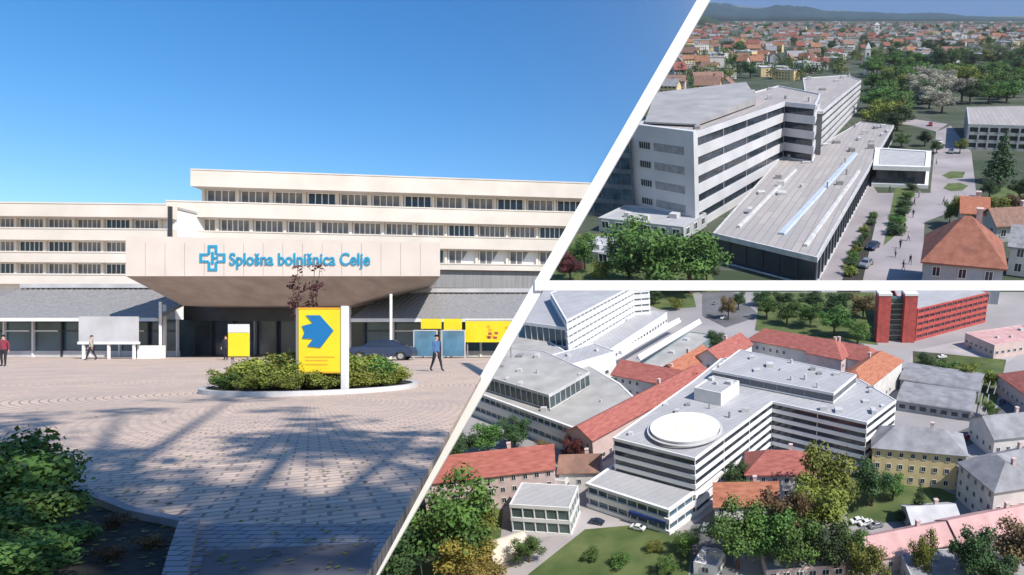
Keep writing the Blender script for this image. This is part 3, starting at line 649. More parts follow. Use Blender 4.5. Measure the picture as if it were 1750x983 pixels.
# tall trees behind the viewer whose shade falls across the paving
for i, (x, y, h) in enumerate(((5.5, -3.4, 24), (12.5, -5.0, 25), (18.0, -7.5, 24), (13.0, -11.6, 24))):
    tree_at(I(x, y, 0), 'loose', 'green', 'tall airy park tree behind the viewer at the edge of the plaza', 'tall park trees behind the viewer', .95, h, 11+i % 3)
# ================================================================== THE WHITE DIVIDERS standing between the three places
def beam(name, a, b_, hw, Y, th, label):
    a = Vector(((a[0]-CX)/F*Y, CH+(CY-a[1])/F*Y)); c = Vector(((b_[0]-CX)/F*Y, CH+(CY-b_[1])/F*Y)); d = (c-a).normalized(); n = Vector((-d.y, d.x))*hw/F*Y; m = (a+c)/2
    q = [a-n-m, c-n-m, c+n-m, a+n-m]; b = MB()
    b.add([(v.x, 0, v.y) for v in q]+[(v.x, th, v.y) for v in q], [(0,1,2,3),(7,6,5,4),(0,4,5,1),(1,5,6,2),(2,6,7,3),(3,7,4,0)]); o = b.build(name, BEAMW); o.location = (m.x, Y, m.y); return tag(o, label, 'beam')
beam('divider_beam', (1202+86*.576, -86), (636-120*.576, 1103), 9.6, 30, .15, 'long slanting white beam rising between plaza and town views')
beam('divider_beam', (914, 488), (1850, 488), 8.6, 29.9, .12, 'level white beam between the two town views on the right')

# ================================================================== THE NEARER QUARTER (B)
s = .45
def sheetB(name, pts, z, m): o = sheet(name, B, pts, z, m); return o
sheetB('street', [(1180,900),(1235,860),(1260,990),(1180,990)], .02, ASPH)
sheetB('lawn', [(1000,905),(1080,898),(1150,912),(1182,935),(1175,1000),(890,1000),(935,940)], .03, GRASS)
sheetB('path', [(960,905),(1000,905),(880,1000),(830,1000)], .04, PAVE)
sheetB('street', [(1750,640),(1750,690),(1700,740),(1640,770),(1500,800),(1500,775),(1600,755),(1690,715)], .02, ASPH)
sheetB('street', [(1560,600),(1750,560),(1750,600),(1690,640),(1540,640)], .03, PAVE)
sheetB('street', [(1200,488),(1240,488),(1300,540),(1240,560),(1200,540)], .03, ASPH)
sheetB('lawn', [(1080,488),(1180,488),(1190,525),(1130,530),(1090,515)], .03, GRASS)
sheetB('lawn', [(1300,500),(1495,500),(1500,590),(1290,565)], .03, GRASS)
sheetB('lawn', [(1560,600),(1720,615),(1700,700),(1560,660)], .03, GRASS)
sheetB('lawn', [(1440,810),(1530,800),(1640,850),(1600,885),(1450,900)], .03, GRASS)
sheetB('lawn', [(620,860),(860,870),(850,990),(600,990)], .03, GRASS)
sheetB('street', [(900,870),(1000,850),(1180,900),(1180,930),(1000,905),(880,930)], .02, PAVE)
# main block with the landing pad
H = B.hgt(1320, 770, 684); print('H main', H)
gB = lambda x, y, h=H: B.g(x, y, h)
main = striped(B, 'hospital', 'large white hospital with dark ribbon windows and the round landing pad', 'hospital',
    [gB(1047,748), gB(1188,783), gB(1320,686), gB(1482,722), gB(1532,684), gB(1470,648), gB(1232,612), gB(1185,650)], 0, H, 6, mat('bright_white_panels', (.84, .84, .84), .6, .04, .4), GLASS, WROOF, .54, .12, 6.5, .04, .25, vents=16, avoid=[(*gB(1171,738), 6.6), (*gB(1210,655), 5), (*gB(1340,650), 12)])
H2 = H+1.6
pent = striped(B, 'rooftop_storey', 'set-back grey top storey with white roof on the landing pad hospital', 'rooftop storey', [gB(1216,632,H2), gB(1425,672,H2), gB(1464,640,H2), gB(1264,597,H2)], H, H2, 1, WHITE, mat('grey_louvre', (.13, .14, .16), .6, .1, 2), WROOF, .72, .12, 2.2, .05, .25, mullm=GREY, vents=12)
pw = lambda px, py, h: B.g(px, py, h)
x, y = gB(1171, 738); rp = root('landing_pad', B.at(x, y, H), 'round white helicopter landing pad on the hospital roof', 'landing pad')
b = MB(); b.prism(circ(4.45, 64), .25, .8, 0, circ(4.6, 64)); b.build('deck', mat('pad_white', (.72,.72,.71), .8, .05, .6), rp)
b = MB(); b.ring(circ(5.0, 64), circ(4.65, 64), .30, .45); b.build('safety_net', LGREY, rp)
for i in range(8):
    a = i*PI/4; b = MB(); b.tube((4.0*math.cos(a), 4.0*math.sin(a), 0), (4.0*math.cos(a), 4.0*math.sin(a), .25), .12); b.build('support', LGREY, rp)
b = MB(); b.ring(circ(3.5, 64), circ(3.3, 64), .801, .812); b.box(-1.3,-.95,-1.5,1.5,.801,.812); b.box(.95,1.3,-1.5,1.5,.801,.812); b.box(-.95,.95,-.17,.17,.801,.812); b.build('painted_marking', mat('pad_marking', (.75, .70, .50), .8, .05), rp)
flatblock(B, 'small white stair house at the back corner of the landing pad roof', (1186,662), (1232,672), 5.5, H+1.9, WHITE, WROOF, name='stair_house', floors=7, limit=0, sc=.45, wins=False)
# two-storey base in front
H3 = B.hgt(1145, 905, 862)
pod = striped(B, 'hospital_podium', 'low white base wing with dark glazing in front of the landing pad hospital', 'hospital base', [pw(1000,826,H3), pw(1143,872,H3), pw(1236,806,H3), pw(1190,780,H3), pw(1052,790,H3)], 0, H3, 2, WHITE, GLASSB, WROOF, .55, .3, 1.5, .06, .2)
# left complex
HA = B.hgt(1000, 790, 742)
b2 = striped(B, 'clinic_base', 'broad two-storey white clinic base with a pale green courtyard roof', 'clinic', [pw(770,655,HA), pw(998,738,HA), pw(1090,684,HA), pw(1060,655,HA), pw(900,560,HA), pw(780,600,HA)], 0, HA, 2, WHITE, GLASSB, GROOF, .4, .3, 1.4, .06, .2, vents=14)
HB = HA+2.6
striped(B, 'clinic_upper_floor', 'grey glazed upper floor with flat pale roof beside the slanting divider', 'clinic', [pw(800,634,HB), pw(938,675,HB), pw(1008,635,HB), pw(930,600,HB), pw(830,590,HB)], HA, HB, 1, LGREY, mat('grey_green_glass', (.06, .085, .095), .3, .3, .5), GROOF, .8, .15, 1.2, .06, .2, vents=8)
HC = B.hgt(1083, 575, 500)
c1 = striped(B, 'ward_block', 'white striped ward block with a grey end wall at the upper left', 'ward block', [pw(968,548,HC), pw(1083,488,HC), pw(1110,486,HC), pw(1090,450,HC), pw(940,500,HC)], 0, HC, 7, WHITE, mat('pale_glass', (.20, .22, .26), .2, .2, .5), WROOF, .35, .25, 1.6, .1, .2)
HD = B.hgt(930, 625, 560)
c2 = striped(B, 'glazed_block', 'dark glazed block with flat white roof left of the ward block', 'glazed block', [pw(895,550,HD), pw(970,560,HD), pw(1040,505,HD), pw(900,480,HD)], 0, HD, 2, WHITE, GLASSB, WROOF, .86, .15, 1.4, .05, .2)
flatblock(B, 'low white plant rooms with vents beside the dark glazed block', (945,632), (1052,600), 7, HA+1.2, WHITE, WROOF, floors=1, limit=8)
l1 = flatblock(B, 'long low white hall with bright roof ribs behind the red roofed house', (1005,622), (1140,534), 12, 3.2, WHITE, WROOF, floors=1, name='long_hall')
for i, (a, c) in enumerate((((1060,598), (1160,543)), ((1090,607), (1195,545)))):
    a = Vector(B.g(*a, 3.9)); c = Vector(B.g(*c, 3.9)); d = c-a; L = d.length; r = root('roof_light', B.at(*((a+c)/2), 3.0, math.atan2(d.y, d.x)), ['bright ribbed roof light nearest the ward block on the long low hall', 'bright ribbed roof light on the right edge of the long hall'][i], 'roof light')
    b = MB(); b.add([(-L/2,-.6,0),(L/2,-.6,0),(L/2,.6,0),(-L/2,.6,0),(-L/2,0,.9),(L/2,0,.9)], [(3,2,1,0),(0,1,5,4),(2,3,4,5),(1,2,5),(3,0,4)]); b.build('ridge', BEAMW, r)
flatblock(B, 'second long low hall with greenish side right of the roof ribs', (1130,640), (1222,572), 6, 3.0, mat('greenish_wall', (.16, .24, .24), .7, .15, 1), GROOF, floors=1, name='long_hall')
gabled(B, 'red roofed white house with blue windows between the low halls', (1046,640), (1172,664), 6.5, 3.6, 1.7, PLASTW, TILE, floors=2, limit=14)
gabled(B, 'very long narrow red tiled roof running diagonally behind the landing pad', (1012,752), (1216,640), 5.2, 4.2, 1.5, PLASTP, TILE, name='row_building', cat='row building', floors=2, limit=20)
gabled(B, 'short red tiled house at the upper end of the diagonal red roof', (1160,640), (1218,606), 4.5, 4.2, 1.5, PLASTG, TILEO, floors=2, limit=6)
# red-roofed courtyard house
hw_ = 5.0
gabled(B, 'rear wing of the courtyard house with long red hipped roof', (1278,580), (1495,620), 5.2, hw_, 1.9, PLASTW, TILE, name='courtyard_house_wing', cat='house wing', hip=True, floors=2, limit=24)
gabled(B, 'left wing of the courtyard house with a red roof', (1232,618), (1285,588), 5.5, hw_, 1.8, PLASTW, TILE, name='courtyard_house_wing', cat='house wing', floors=2, limit=6)
gabled(B, 'right wing of the courtyard house with orange red roof', (1478,666), (1542,616), 6.2, hw_, 2.0, PLASTW, TILEO, name='courtyard_house_wing', cat='house wing', hip=True, floors=2, limit=8)
gabled(B, 'projecting middle bay of the courtyard house with a small red hipped roof', (1378,602), (1438,614), 6.4, hw_+.4, 2.2, PLASTP, TILE, name='courtyard_house_bay', cat='house bay', hip=True, floors=2, limit=4)
# brick block top right
HE = B.hgt(1560, 590, 534)
e1 = striped(B, 'brick_block', 'red brick block with grey window bands and broad white roof', 'brick block', [pw(1569,528,HE), pw(1690,500,HE), pw(1600,470,HE), pw(1520,480,HE), pw(1540,522,HE)], 0, HE, 5, BRICK, mat('plum_glass', (.07, .05, .07), .2, .3, .5), WROOF, .5, .2, 1.8, .1, .2)
for px, lb in ((1508, 'left red brick stair tower with flat white top'), (1552, 'right red brick stair tower with flat white top')):
    x, y = B.g(px, 586); w2 = 21*B.mpp(px, 586); r = root('stair_tower', B.at(x, y+w2/2), lb, 'stair tower'); hh = B.hgt(px, 586, 506)
    b = MB(); b.box(-w2/2, w2/2, -w2/2, w2, 0, hh); b.build('wall', BRICK, r); b = MB(); b.box(-w2/2-.1, w2/2+.1, -w2/2-.1, w2+.1, hh+.01, hh+.5); b.build('parapet', WHITE, r)
    TW = r; clip(r, EYE, TOP_N)
x, y = B.g(1530, 584); r = root('glazed_stair', B.at(x, y+1.5), 'green glazed stairwell between the two brick towers', 'stairwell'); hh = B.hgt(1530, 584, 512); w2 = 24*B.mpp(1530, 584)/2
b = MB(); b.box(-w2, w2, -.6, 1.5, 0, hh); b.build('glass', mat('green_glass', (.06, .10, .08), .2, .4, .6), r)
b = MB()
for i in range(1, 8): b.box(-w2, w2, -.66, -.602, hh*i/8-.06, hh*i/8+.06)
b.build('transom', LGREY, r)
gabled(B, 'dull pink roofed long building at the far right edge', (1706,640), (1790,700), 8, 3.5, 2, PLASTP, TILE, floors=1, limit=8, hip=True)
flatblock(B, 'pale pink low building on the right above the pink roof', (1700,590), (1800,575), 9, 3.0, PLASTP, PINKR, floors=1, limit=8)
# grey car park with round roofs
for q_, (A_, C_, dp, hh, lb, m_) in enumerate((((1535,668), (1672,690), 4.6, 2.2, 'rear grey barrel roofed car park hall', SLATE), ((1530,702), (1660,722), 4.6, 1.8, 'front grey barrel roofed car park hall', SLATE))):
    a = Vector(B.g(*A_)); c = Vector(B.g(*C_)); d = c-a; L = d.length; r = root('car_park', B.at(*((a+c)/2), 0, math.atan2(d.y, d.x)), lb, 'car park')
    b = MB(); N = 14
    for i in range(N+1):
        t = PI*i/N; b.v += [(-L/2, dp-dp*math.cos(t)*1.0, hh+.9*math.sin(t)), (L/2, dp-dp*math.cos(t), hh+.9*math.sin(t))]
    for i in range(N): b.f.append([2*i, 2*i+1, 2*i+3, 2*i+2]); b.m.append(0)
    for i in range(15):
        x = -L/2+L*i/12; b.box(x-.08, x+.08, .1, 2*dp-.1, hh-.1, hh+.02)
    b.build('roof', m_, r); b = MB(); b.box(-L/2+.2, L/2-.2, .2, 2*dp-.2, 0, hh-.12); b.build('wall', GREY, r)
    wall_windows(r, (-L/2+.2, .2), (L/2-.2, .2), 0, hh, 1, 1.6, 1.0, .7, limit=14, frame=False)
# yellow and grey town houses on the right
gabled(B, 'yellow three-storey town house with grey roof beside the white hospital', (1492,764), (1652,778), 6.5, B.hgt(1560,828,768), 1.9, PLASTY, SLATE, name='town_house', cat='town house', hip=True, floors=3, step=1.5, limit=36)
gabled(B, 'grey-white town house with slate roof adjoining the yellow one', (1640,790), (1700,840), 6.5, B.hgt(1660,855,795), 2, PLASTW, SLATE, name='town_house', cat='town house', hip=True, floors=3, step=1.5, limit=18)
gabled(B, 'pale grey town house with a slate roof cut by the right edge', (1690,832), (1830,800), 7, B.hgt(1700,872,828), 2, PLASTG, SLATE, name='town_house', cat='town house', hip=True, floors=3, step=1.5, limit=30)
gabled(B, 'low slate roofed house behind the grey town houses', (1700,750), (1800,740), 7, 3.2, 2, PLASTW, SLATE, floors=1, limit=8)
# red-roofed houses in front
gabled(B, 'red roofed house with a dormer wall behind the front trees', (1275,810), (1395,812), 6.0, 3.6, 1.9, PLASTW, TILE, floors=2, limit=12, hip=True)
gabled(B, 'orange roofed white house with bright gable beside the street', (1222,864), (1330,862), 4.4, 3.2, 1.8, WHITE, TILEO, floors=2, limit=10)
gabled(B, 'long red roofed pink house beside the slanting divider', (722,826), (946,800), 6.0, 4.6, 1.9, PLASTP, TILE, name='row_house', floors=3, step=1.4, limit=48)
gabled(B, 'small red roofed house at the end of the long pink house', (955,808), (1022,806), 4.6, 2.6, 1.4, PLASTW, TILEB, floors=1, limit=4)
for A_, C_, dp, h_, lb in (((870,862), (973,868), 5.2, 3.9, 'grey glass pavilion with a flat white roof beside the pale path'),):
    k1 = B.g(A_[0], A_[1], h_); k2 = B.g(C_[0], C_[1], h_); 
    striped(B, 'pavilion', lb, 'pavilion', [k1, k2, (k2[0], k2[1]+dp), (k1[0], k1[1]+dp)], 0, h_, 2, WHITE, mat('pavilion_glass', (.08, .12, .12), .2, .3, .5), WROOF, .72, .12, 1.2, .06, .25)
flatblock(B, 'pale annexe in front of the long pink house', (880,815), (965,822), 3.5, 2.0, PLASTW, WROOF, floors=1, limit=5, wins=True)
x, y = B.g(868, 945); r = root('arched_shelter', B.at(x, y, 0, R(35)), 'cream arched shelter with two dark openings beside the pale path', 'shelter')
b = MB(); N = 12
for i in range(N+1): t = PI*i/N; b.v += [(-2.1, -1.5*math.cos(t), 2.1*math.sin(t)), (2.1, -1.5*math.cos(t), 2.1*math.sin(t))]
for i in range(N): b.f.append([2*i, 2*i+1, 2*i+3, 2*i+2]); b.m.append(0)
b.f.append([2*i for i in range(N+1)]); b.f.append([2*i+1 for i in range(N+1)][::-1]); b.m += [0, 0]; b.build('shell', mat('cream_shell', (.62, .55, .46), .8, .1, 1), r)
for s_ in (-.55, .55): b = MB(); b.box(-2.16, -2.101, s_-.3, s_+.3, .1, 1.0); b.build('opening', DARK, r)
x, y = B.g(735, 968); r = root('garden_pavilion', B.at(x, y, 0, R(40)), 'small white pyramid tent at the bottom beside the slanting divider', 'tent')
b = MB(); b.add([(-1.3,-1.3,1.5),(1.3,-1.3,1.5),(1.3,1.3,1.5),(-1.3,1.3,1.5),(0,0,2.2)], [(0,1,4),(1,2,4),(2,3,4),(3,0,4),(3,2,1,0)]); b.build('canvas', BEAMW, r)
for sx_ in (-1, 1):
    for sy_ in (-1, 1): b = MB(); b.tube((sx_*1.2, sy_*1.2, 0), (sx_*1.2, sy_*1.2, 1.5), .04); b.build('pole', WHITE, r)
# pink-roofed long sheds bottom right
gabled(B, 'long pink roofed shed at the lower right, its near half', (1490,955), (1640,925), 4.2, 2.2, 1.3, PLASTP, PINKR, name='long_shed', cat='shed', floors=1, limit=12)
gabled(B, 'long pink roofed shed at the lower right, its far half', (1640,925), (1800,892), 4.4, 2.4, 1.3, PLASTP, PINKR, name='long_shed', cat='shed', floors=1, limit=12)
gabled(B, 'grey roofed workshop between the conifer and pink shed', (1560,895), (1640,890), 4, 1.6, 1, PLASTG, LGREY, floors=1, limit=5)
flatblock(B, 'flat white kiosk at the bottom below the orange roofed house', (1185,960), (1225,968), 3, 1.6, WHITE, WROOF, floors=1, limit=4)
flatblock(B, 'flat beige building at the bottom edge below the front trees', (1310,975), (1445,965), 4, 1.6, PLASTP, GROOF, floors=1, limit=6)
flatblock(B, 'flat grey building at the bottom edge right of the beige one', (1560,990), (1690,985), 5, 2.2, PLASTG, SLATE, floors=1, limit=6)
for o in (c1, c2, e1, b2): trim_back(o)
# cars of the quarter
def posB(px, py, rz, z=.05): x, y = B.g(px, py); return B.at(x, y, z, rz)
protoc = {}
carsB = [(1465,893,R(20),'w','white car parked at the left end of the white row before the shed'), (1480,897,R(20),'w','white car in the middle of the white row before the shed'), (1497,901,R(20),'s','silver car at the right end of the row before the shed'),
 (1205,905,R(80),'s','silver car on the street below the orange roofed house'), (1222,950,R(80),'b','navy car at the bottom of the street beside the lawn'), (1090,905,R(-20),'w','white car beside the lawn under the blue hospital canopy'),
 (1680,722,R(35),'w','white car on the curved street right of the car park'), (1712,690,R(50),'b','navy car on the curved street at the right edge'), (1650,750,R(15),'r','red car on the curved street behind the yellow house'),
 (1610,612,R(10),'w','white car on the pale street under the brick block'), (1660,596,R(10),'s','silver car under the right end of brick block'), (1222,520,R(60),'s','silver car on the far street at the top of the lower view'),
 (1236,545,R(60),'w','white car on the far street behind the courtyard house'), (1020,895,R(-15),'b','navy car on the pale street beside the glass pavilion')]
for px, py, rz, k, lb in carsB:
    if k not in protoc: protoc[k] = car(posB(px, py, rz), dict(w=CARW, s=CARS, b=CARB, r=CARR)[k], lb, None, .45)
    else: dup(protoc[k], posB(px, py, rz) @ Matrix.Scale(.45, 4), lb)
b = MB(); a = Vector(B.g(1088,884)); c = Vector(B.g(1150,903)); d = (c-a).normalized(); n_ = Vector((d.y, -d.x))
r = root('entrance_canopy', B.at(*((a+c)/2), 0, math.atan2(d.y, d.x)), 'deep blue entrance awning under the hospital base wing', 'awning'); L = (c-a).length
b.box(-L/2, L/2, -1.6, .2, 1.3, 1.75); b.build('awning', mat('deep_blue', (.01, .04, .22), .5, .1), r)
for x in (-L/2+.1, 0, L/2-.1): b = MB(); b.tube((x, -1.4, 0), (x, -1.4, 1.3), .06); b.build('post', WHITE, r)
# trees of the quarter
TB = [(785,960,130,'broad','green',.95,'big green tree in front of the long pink house'), (812,930,70,'broad','olive',1,'olive tree right of the big green tree'), (700,985,105,'broad','dark',1,'dark tree beside the slanting divider at the bottom'),
 (660,1010,100,'broad','dark',1,'dark tree at the lowest end of the slanting divider'), (800,985,70,'broad','yellow',1.2,'yellow autumn tree at the bottom beside the cream shelter'), (830,1010,60,'broad','yellow',1.2,'low yellow tree below the cream shelter'),
 (905,955,38,'broad','green',1.1,'small green tree right of the cream shelter'), (790,790,60,'broad','dark',1.1,'dark tree behind the red roof next to the divider'), (835,775,55,'broad','green',1.1,'green tree behind the long red roof'), (880,765,50,'broad','dark',1.1,'dark tree behind the long red roof nearest the clinic'),
 (760,815,60,'broad','dark',1,'dark tree by the divider left of the red roof'), (930,790,40,'broad','brown',1,'brownish tree in the yard behind the small red roof'), (985,790,45,'broad','maroon',1,'dark red tree in the yard before the clinic base'),
 (1255,845,55,'broad','dark',1,'dark tree between hospital wall and red roofed house'), (1415,880,110,'broad','olive',.8,'tall bright olive tree right of the red roofed house'), (1400,925,100,'broad','olive',.9,'olive tree below the tall bright olive tree'),
 (1260,965,95,'broad','green',.9,'green tree below the orange roofed house, leftmost of the row'), (1310,960,90,'broad','green',.9,'green tree second from left in the front row'), (1345,940,100,'broad','brown',.75,'brownish tree in front of the orange roof'),
 (1362,975,85,'broad','green',.9,'green tree at the middle of the front row'), (1415,975,80,'broad','dark',.9,'dark tree at the right of the front row'), (1455,960,60,'broad','green',.9,'green tree left of the pink shed'),
 (1490,865,75,'broad','dark',.9,'dark tree before the yellow town house'), (1525,855,50,'broad','green',.9,'green tree under the yellow town house'), (1568,882,62,'conifer','dark',1,'narrow dark conifer before the yellow town house'),
 (1588,885,22,'shrub','olive',1.3,'olive shrub at the foot of the dark conifer'), (1545,885,22,'shrub','dark',1.3,'dark shrub left of the dark conifer'), (1575,985,75,'broad','olive',.5,'slim olive tree in front of the pink shed'),
 (1655,1000,95,'broad','dark',.7,'tall dark tree at the bottom right before the shed'), (1735,970,80,'broad','brown',1,'brownish tree at the lower right edge'), (1480,1000,70,'broad','olive',.8,'olive tree at the bottom left of the pink shed'), (1700,1010,60,'broad','dark',1,'dark tree at the bottom between tall dark and brownish trees'),
 (1580,640,36,'broad','dark',1.1,'dark tree on the green left of the car park lawn'), (1615,650,34,'broad','green',1.3,'green tree behind the car park hall'), (1650,655,36,'broad','olive',1.3,'olive tree behind the car park hall'), (1690,665,34,'broad','olive',1.2,'olive tree right of the car park hall'), (1690,715,28,'broad','green',1,'small green tree at the street bend by the car park'),
 (1310,545,35,'broad','green',1.1,'green tree behind the left of the courtyard house'), (1345,555,42,'broad','green',1.1,'green tree behind the courtyard house roof, second from left'), (1385,560,45,'broad','green',1.1,'lush tree behind the middle of the courtyard house'), (1425,575,50,'broad','green',1.1,'lush tree behind the courtyard house near the brick towers'),
 (1465,590,45,'broad','green',1.1,'green tree at the foot of the left brick tower'), (1245,545,40,'broad','brown',.8,'brown tree beside the far street in the lower view'), (1262,530,32,'broad','dark',.9,'dark tree beside the far street below the level divider'), (1300,522,26,'broad','dark',1.5,'dark tree under the level divider, left of the dark row'),
 (1340,526,28,'broad','dark',1.5,'dark tree under the level divider in the dark row'), (1385,530,32,'broad','dark',1.5,'dark tree under the level divider before the lush trees'), (1430,535,38,'broad','dark',1.5,'dark tree under the level divider near the brick tower'), (1475,545,45,'broad','brown',1.1,'brown tree left of the brick towers'),
 (1120,520,24,'broad','dark',1.3,'dark tree on the small far lawn by the ward block'), (1155,530,22,'broad','olive',1.3,'olive tree on the small far lawn'), (1175,940,36,'broad','green',1.1,'green tree at the right tip of the park lawn'), (1120,935,18,'shrub','olive',1.5,'olive shrub on the park lawn'), (1060,960,22,'shrub','green',1.5,'green shrub in the middle of the park lawn'), (1140,975,24,'broad','green',1.3,'small green tree at the bottom of the park lawn'),
 (1010,950,20,'shrub','green',1.4,'green shrub at the left edge of the park lawn'), (1225,600,36,'broad','dark',1.0,'dark green tree left of the courtyard house')]
for i, (px, py, hp, sh, cl, sx_, lb) in enumerate(TB): tree(B, px, py+(6 if py > 870 else 0), hp*(1.2 if py > 870 and sh == 'broad' else 1.05), sh, cl, lb, 'trees of the nearer quarter', sx_*1.08, 1+i % 3)

# ================================================================== THE FAR TOWN (T)
TWH = mat('town_white_panels', (.56, .56, .59), .7, .10, .08)
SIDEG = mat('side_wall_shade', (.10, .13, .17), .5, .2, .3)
def sheetT(name, pts, z, m): return sheet(name, T, pts, z, m)
PAVT = mat('town_paving', (.30, .27, .28), .9, .2, .05)
sheetT('street', [(1380,530),(1480,300),(1500,330),(1590,330),(1600,225),(1625,215),(1660,260),(1670,345),(1580,380),(1575,480),(1570,530)], .05, PAVT)
sheetT('street', [(1600,225),(1560,215),(1490,205),(1490,195),(1570,205),(1620,212)], .06, PAVT)
sheetT('verge', [(1430,500),(1470,500),(1500,365),(1488,365)], .10, SOIL)
sheetT('lawn', [(1612,322),(1620,314),(1640,313),(1655,318),(1645,326),(1625,327)], .12, GRASS)
sheetT('lawn', [(1610,300),(1625,293),(1650,294),(1645,304),(1622,306)], .12, GRASS)
sheetT('lawn', [(1690,320),(1800,320),(1800,400),(1700,385)], .12, GRASS)
sheetT('lawn', [(1510,420),(1540,395),(1560,320),(1530,320)], .12, GRASS)
sheetT('lawn', [(930,500),(1230,500),(1180,400),(960,400)], .12, GRASS)
HT = T.hgt(1190, 392, 226); print('T ward', HT)
g_ = lambda x, y, h: T.g(x, y, h)
w1 = striped(T, 'ward_block', 'long white ward block with stepped dark ribbon windows running into the distance', 'ward block',
    [g_(1078,212,HT), g_(1190,226,HT), g_(1342,174,HT), g_(1394,179,HT), g_(1402,160,HT), g_(1330,146,HT), g_(1180,185,HT)], 0, HT, 5, TWH, GLASS, PROOF, .45, .55, 20, .12, 1.2, vents=8, vs=1.8)
# the end wall: grey panels, three dark windows
a = Vector(g_(1078,212,HT)); c = Vector(g_(1190,226,HT)); d = (c-a).normalized(); L = (c-a).length; nn = Vector((d.y, -d.x)); rz = math.atan2(d.y, d.x)
m_ = (a+c)/2; r = root('end_wall_tower', T.at(m_.x, m_.y, 0, rz), 'blank grey-white end tower of the ward block with small dark windows', 'end tower')
b = MB(); b.box(-L/2-.05, L/2+.05, -1.6, .6, 0, HT+.4); b.build('wall', TWH, r)
for i in range(4):
    z = HT*(.80-.2*i)
    b = MB(); b.box(-L/2+L*.40, L/2-L*.14, -1.66, -1.602, z-1.2, z+1.6); b.build('panel', GREY, r)
    add_window(r, -L/2+L*.26, -1.64, z-.9, 0, L*.17, 2.3, LGREY)
for i in range(2): add_window(r, -L/2+L*(.22+.4*i), -1.64, HT*.045, 0, 3.4, 3.0, LGREY)
# big grey roof behind the near end
b = MB(); HR = HT+2.2
rp_ = [g_(1102,208,HT+.6), g_(1190,212,HT+.6), g_(1292,166,HT+3), g_(1275,140,HT+3), g_(1120,158,HT+3)]
cx0 = sum(q[0] for q in rp_)/5; cy0 = sum(q[1] for q in rp_)/5
r = root('plant_storey', T.at(cx0, cy0, HT), 'broad slate grey sloping roof on top of the near end of the ward block', 'roof storey')
pp = [(x-cx0, y-cy0) for x, y in rp_]
b.add([(x, y, .0) for x, y in pp]+[(pp[0][0], pp[0][1], .6), (pp[1][0], pp[1][1], .6), (pp[2][0], pp[2][1], 3), (pp[3][0], pp[3][1], 3), (pp[4][0], pp[4][1], 3)], [(4,3,2,1,0),(5,6,9),(6,7,9),(7,8,9)]+[(i,(i+1)%5,(i+1)%5+5,i+5) for i in range(5)]); b.build('roof', mat('slate_grey_membrane', (.26,.26,.27), .8, 0, .1, col2=(.36,.35,.35)), r); PLR = r
b = MB(); HS = T.hgt(1020, 372, 235)
sd = [g_(985,232,HS), g_(1076,236,HS), g_(1110,200,HS), g_(1000,190,HS)]
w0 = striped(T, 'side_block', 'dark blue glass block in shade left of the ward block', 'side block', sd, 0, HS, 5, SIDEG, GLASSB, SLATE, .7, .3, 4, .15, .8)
# stair tower and second half
a = g_(1389,292,0); HTw = T.hgt(1389, 292, 192); r = root('stair_tower', T.at(a[0], a[1]), 'dark grey stair tower standing in the elbow of the ward block', 'stair tower')
wv = 9*T.mpp(1389, 292); b = MB(); b.box(-wv, wv, -6, 8, 0, HTw); b.build('wall', mat('graphite_cladding', (.10, .11, .12), .6, .15, .3), r)
b = MB(); b.box(-wv-.3, wv+.3, -6.3, 8.3, HTw+.01, HTw+1.2); b.build('parapet', LGREY, r)
HT2 = T.hgt(1402, 262, 192)
w2 = striped(T, 'ward_block', 'far half of the white ward block rising to the park', 'ward block',
    [g_(1380,192,HT2), g_(1401,194,HT2), g_(1472,137,HT2), g_(1448,128,HT2), g_(1372,133,HT2)], 0, HT2, 5, TWH, GLASS, PROOF, .48, .6, 24, .12, 1.2, vents=6, vs=1.8)
# podium
HP = T.hgt(1397, 492, 440)
pod2 = striped(T, 'podium_hall', 'long low hall with pinkish flat roof in front of the ward block', 'hall',
    [g_(1218,398,HP), g_(1397,440,HP), g_(1478,300,HP), g_(1528,214,HP), g_(1470,208,HP), g_(1398,250,HP), g_(1340,262,HP)], 0, HP, 1, LGREY, mat('dark_blue_hall_glass', (.02, .035, .06), .2, .3, .1, spec=.6), PROOF, .84, .5, 6, .2, .6, mullm=DARK, vents=26, vs=1.5)
for (A_, C_, w_, lb) in (((1335,400), (1462,262), 2.6, 'pale blue roof light strip running the length of the hall roof'), ((1376,420), (1468,292), 1.6, 'pale kerb strip on the hall roof nearest the street'), ((1262,388), (1360,290), 1.2, 'thin pale strip on the hall roof nearest the ward block')):
    a = Vector(g_(*A_, HP)); c = Vector(g_(*C_, HP)); d = c-a; L = d.length; r = root('roof_light', T.at(*((a+c)/2), HP-.5, math.atan2(d.y, d.x)), lb, 'roof light')
    b = MB(); b.prism([(-L/2,-w_/2),(L/2,-w_/2),(L/2,w_/2),(-L/2,w_/2)], 0, .9, 0, [(-L/2,-w_/3),(L/2,-w_/3),(L/2,w_/3),(-L/2,w_/3)]); b.build('glazing', mat('pale_skylight', (.45, .52, .60), .4, .08, .3) if w_ > 2 else LGREY, r)
# street canopy on the far side
HCa = T.hgt(1560, 325, 288)
striped(T, 'entrance_canopy', 'white slab canopy over dark glass reaching out to the street', 'canopy', [g_(1492,283,HCa), g_(1590,286,HCa), g_(1592,258,HCa), g_(1496,252,HCa)], 0, HCa, 1, WHITE, GLASS, WROOF, .70, 2.0, 9, .25, .8, mullm=DARK)
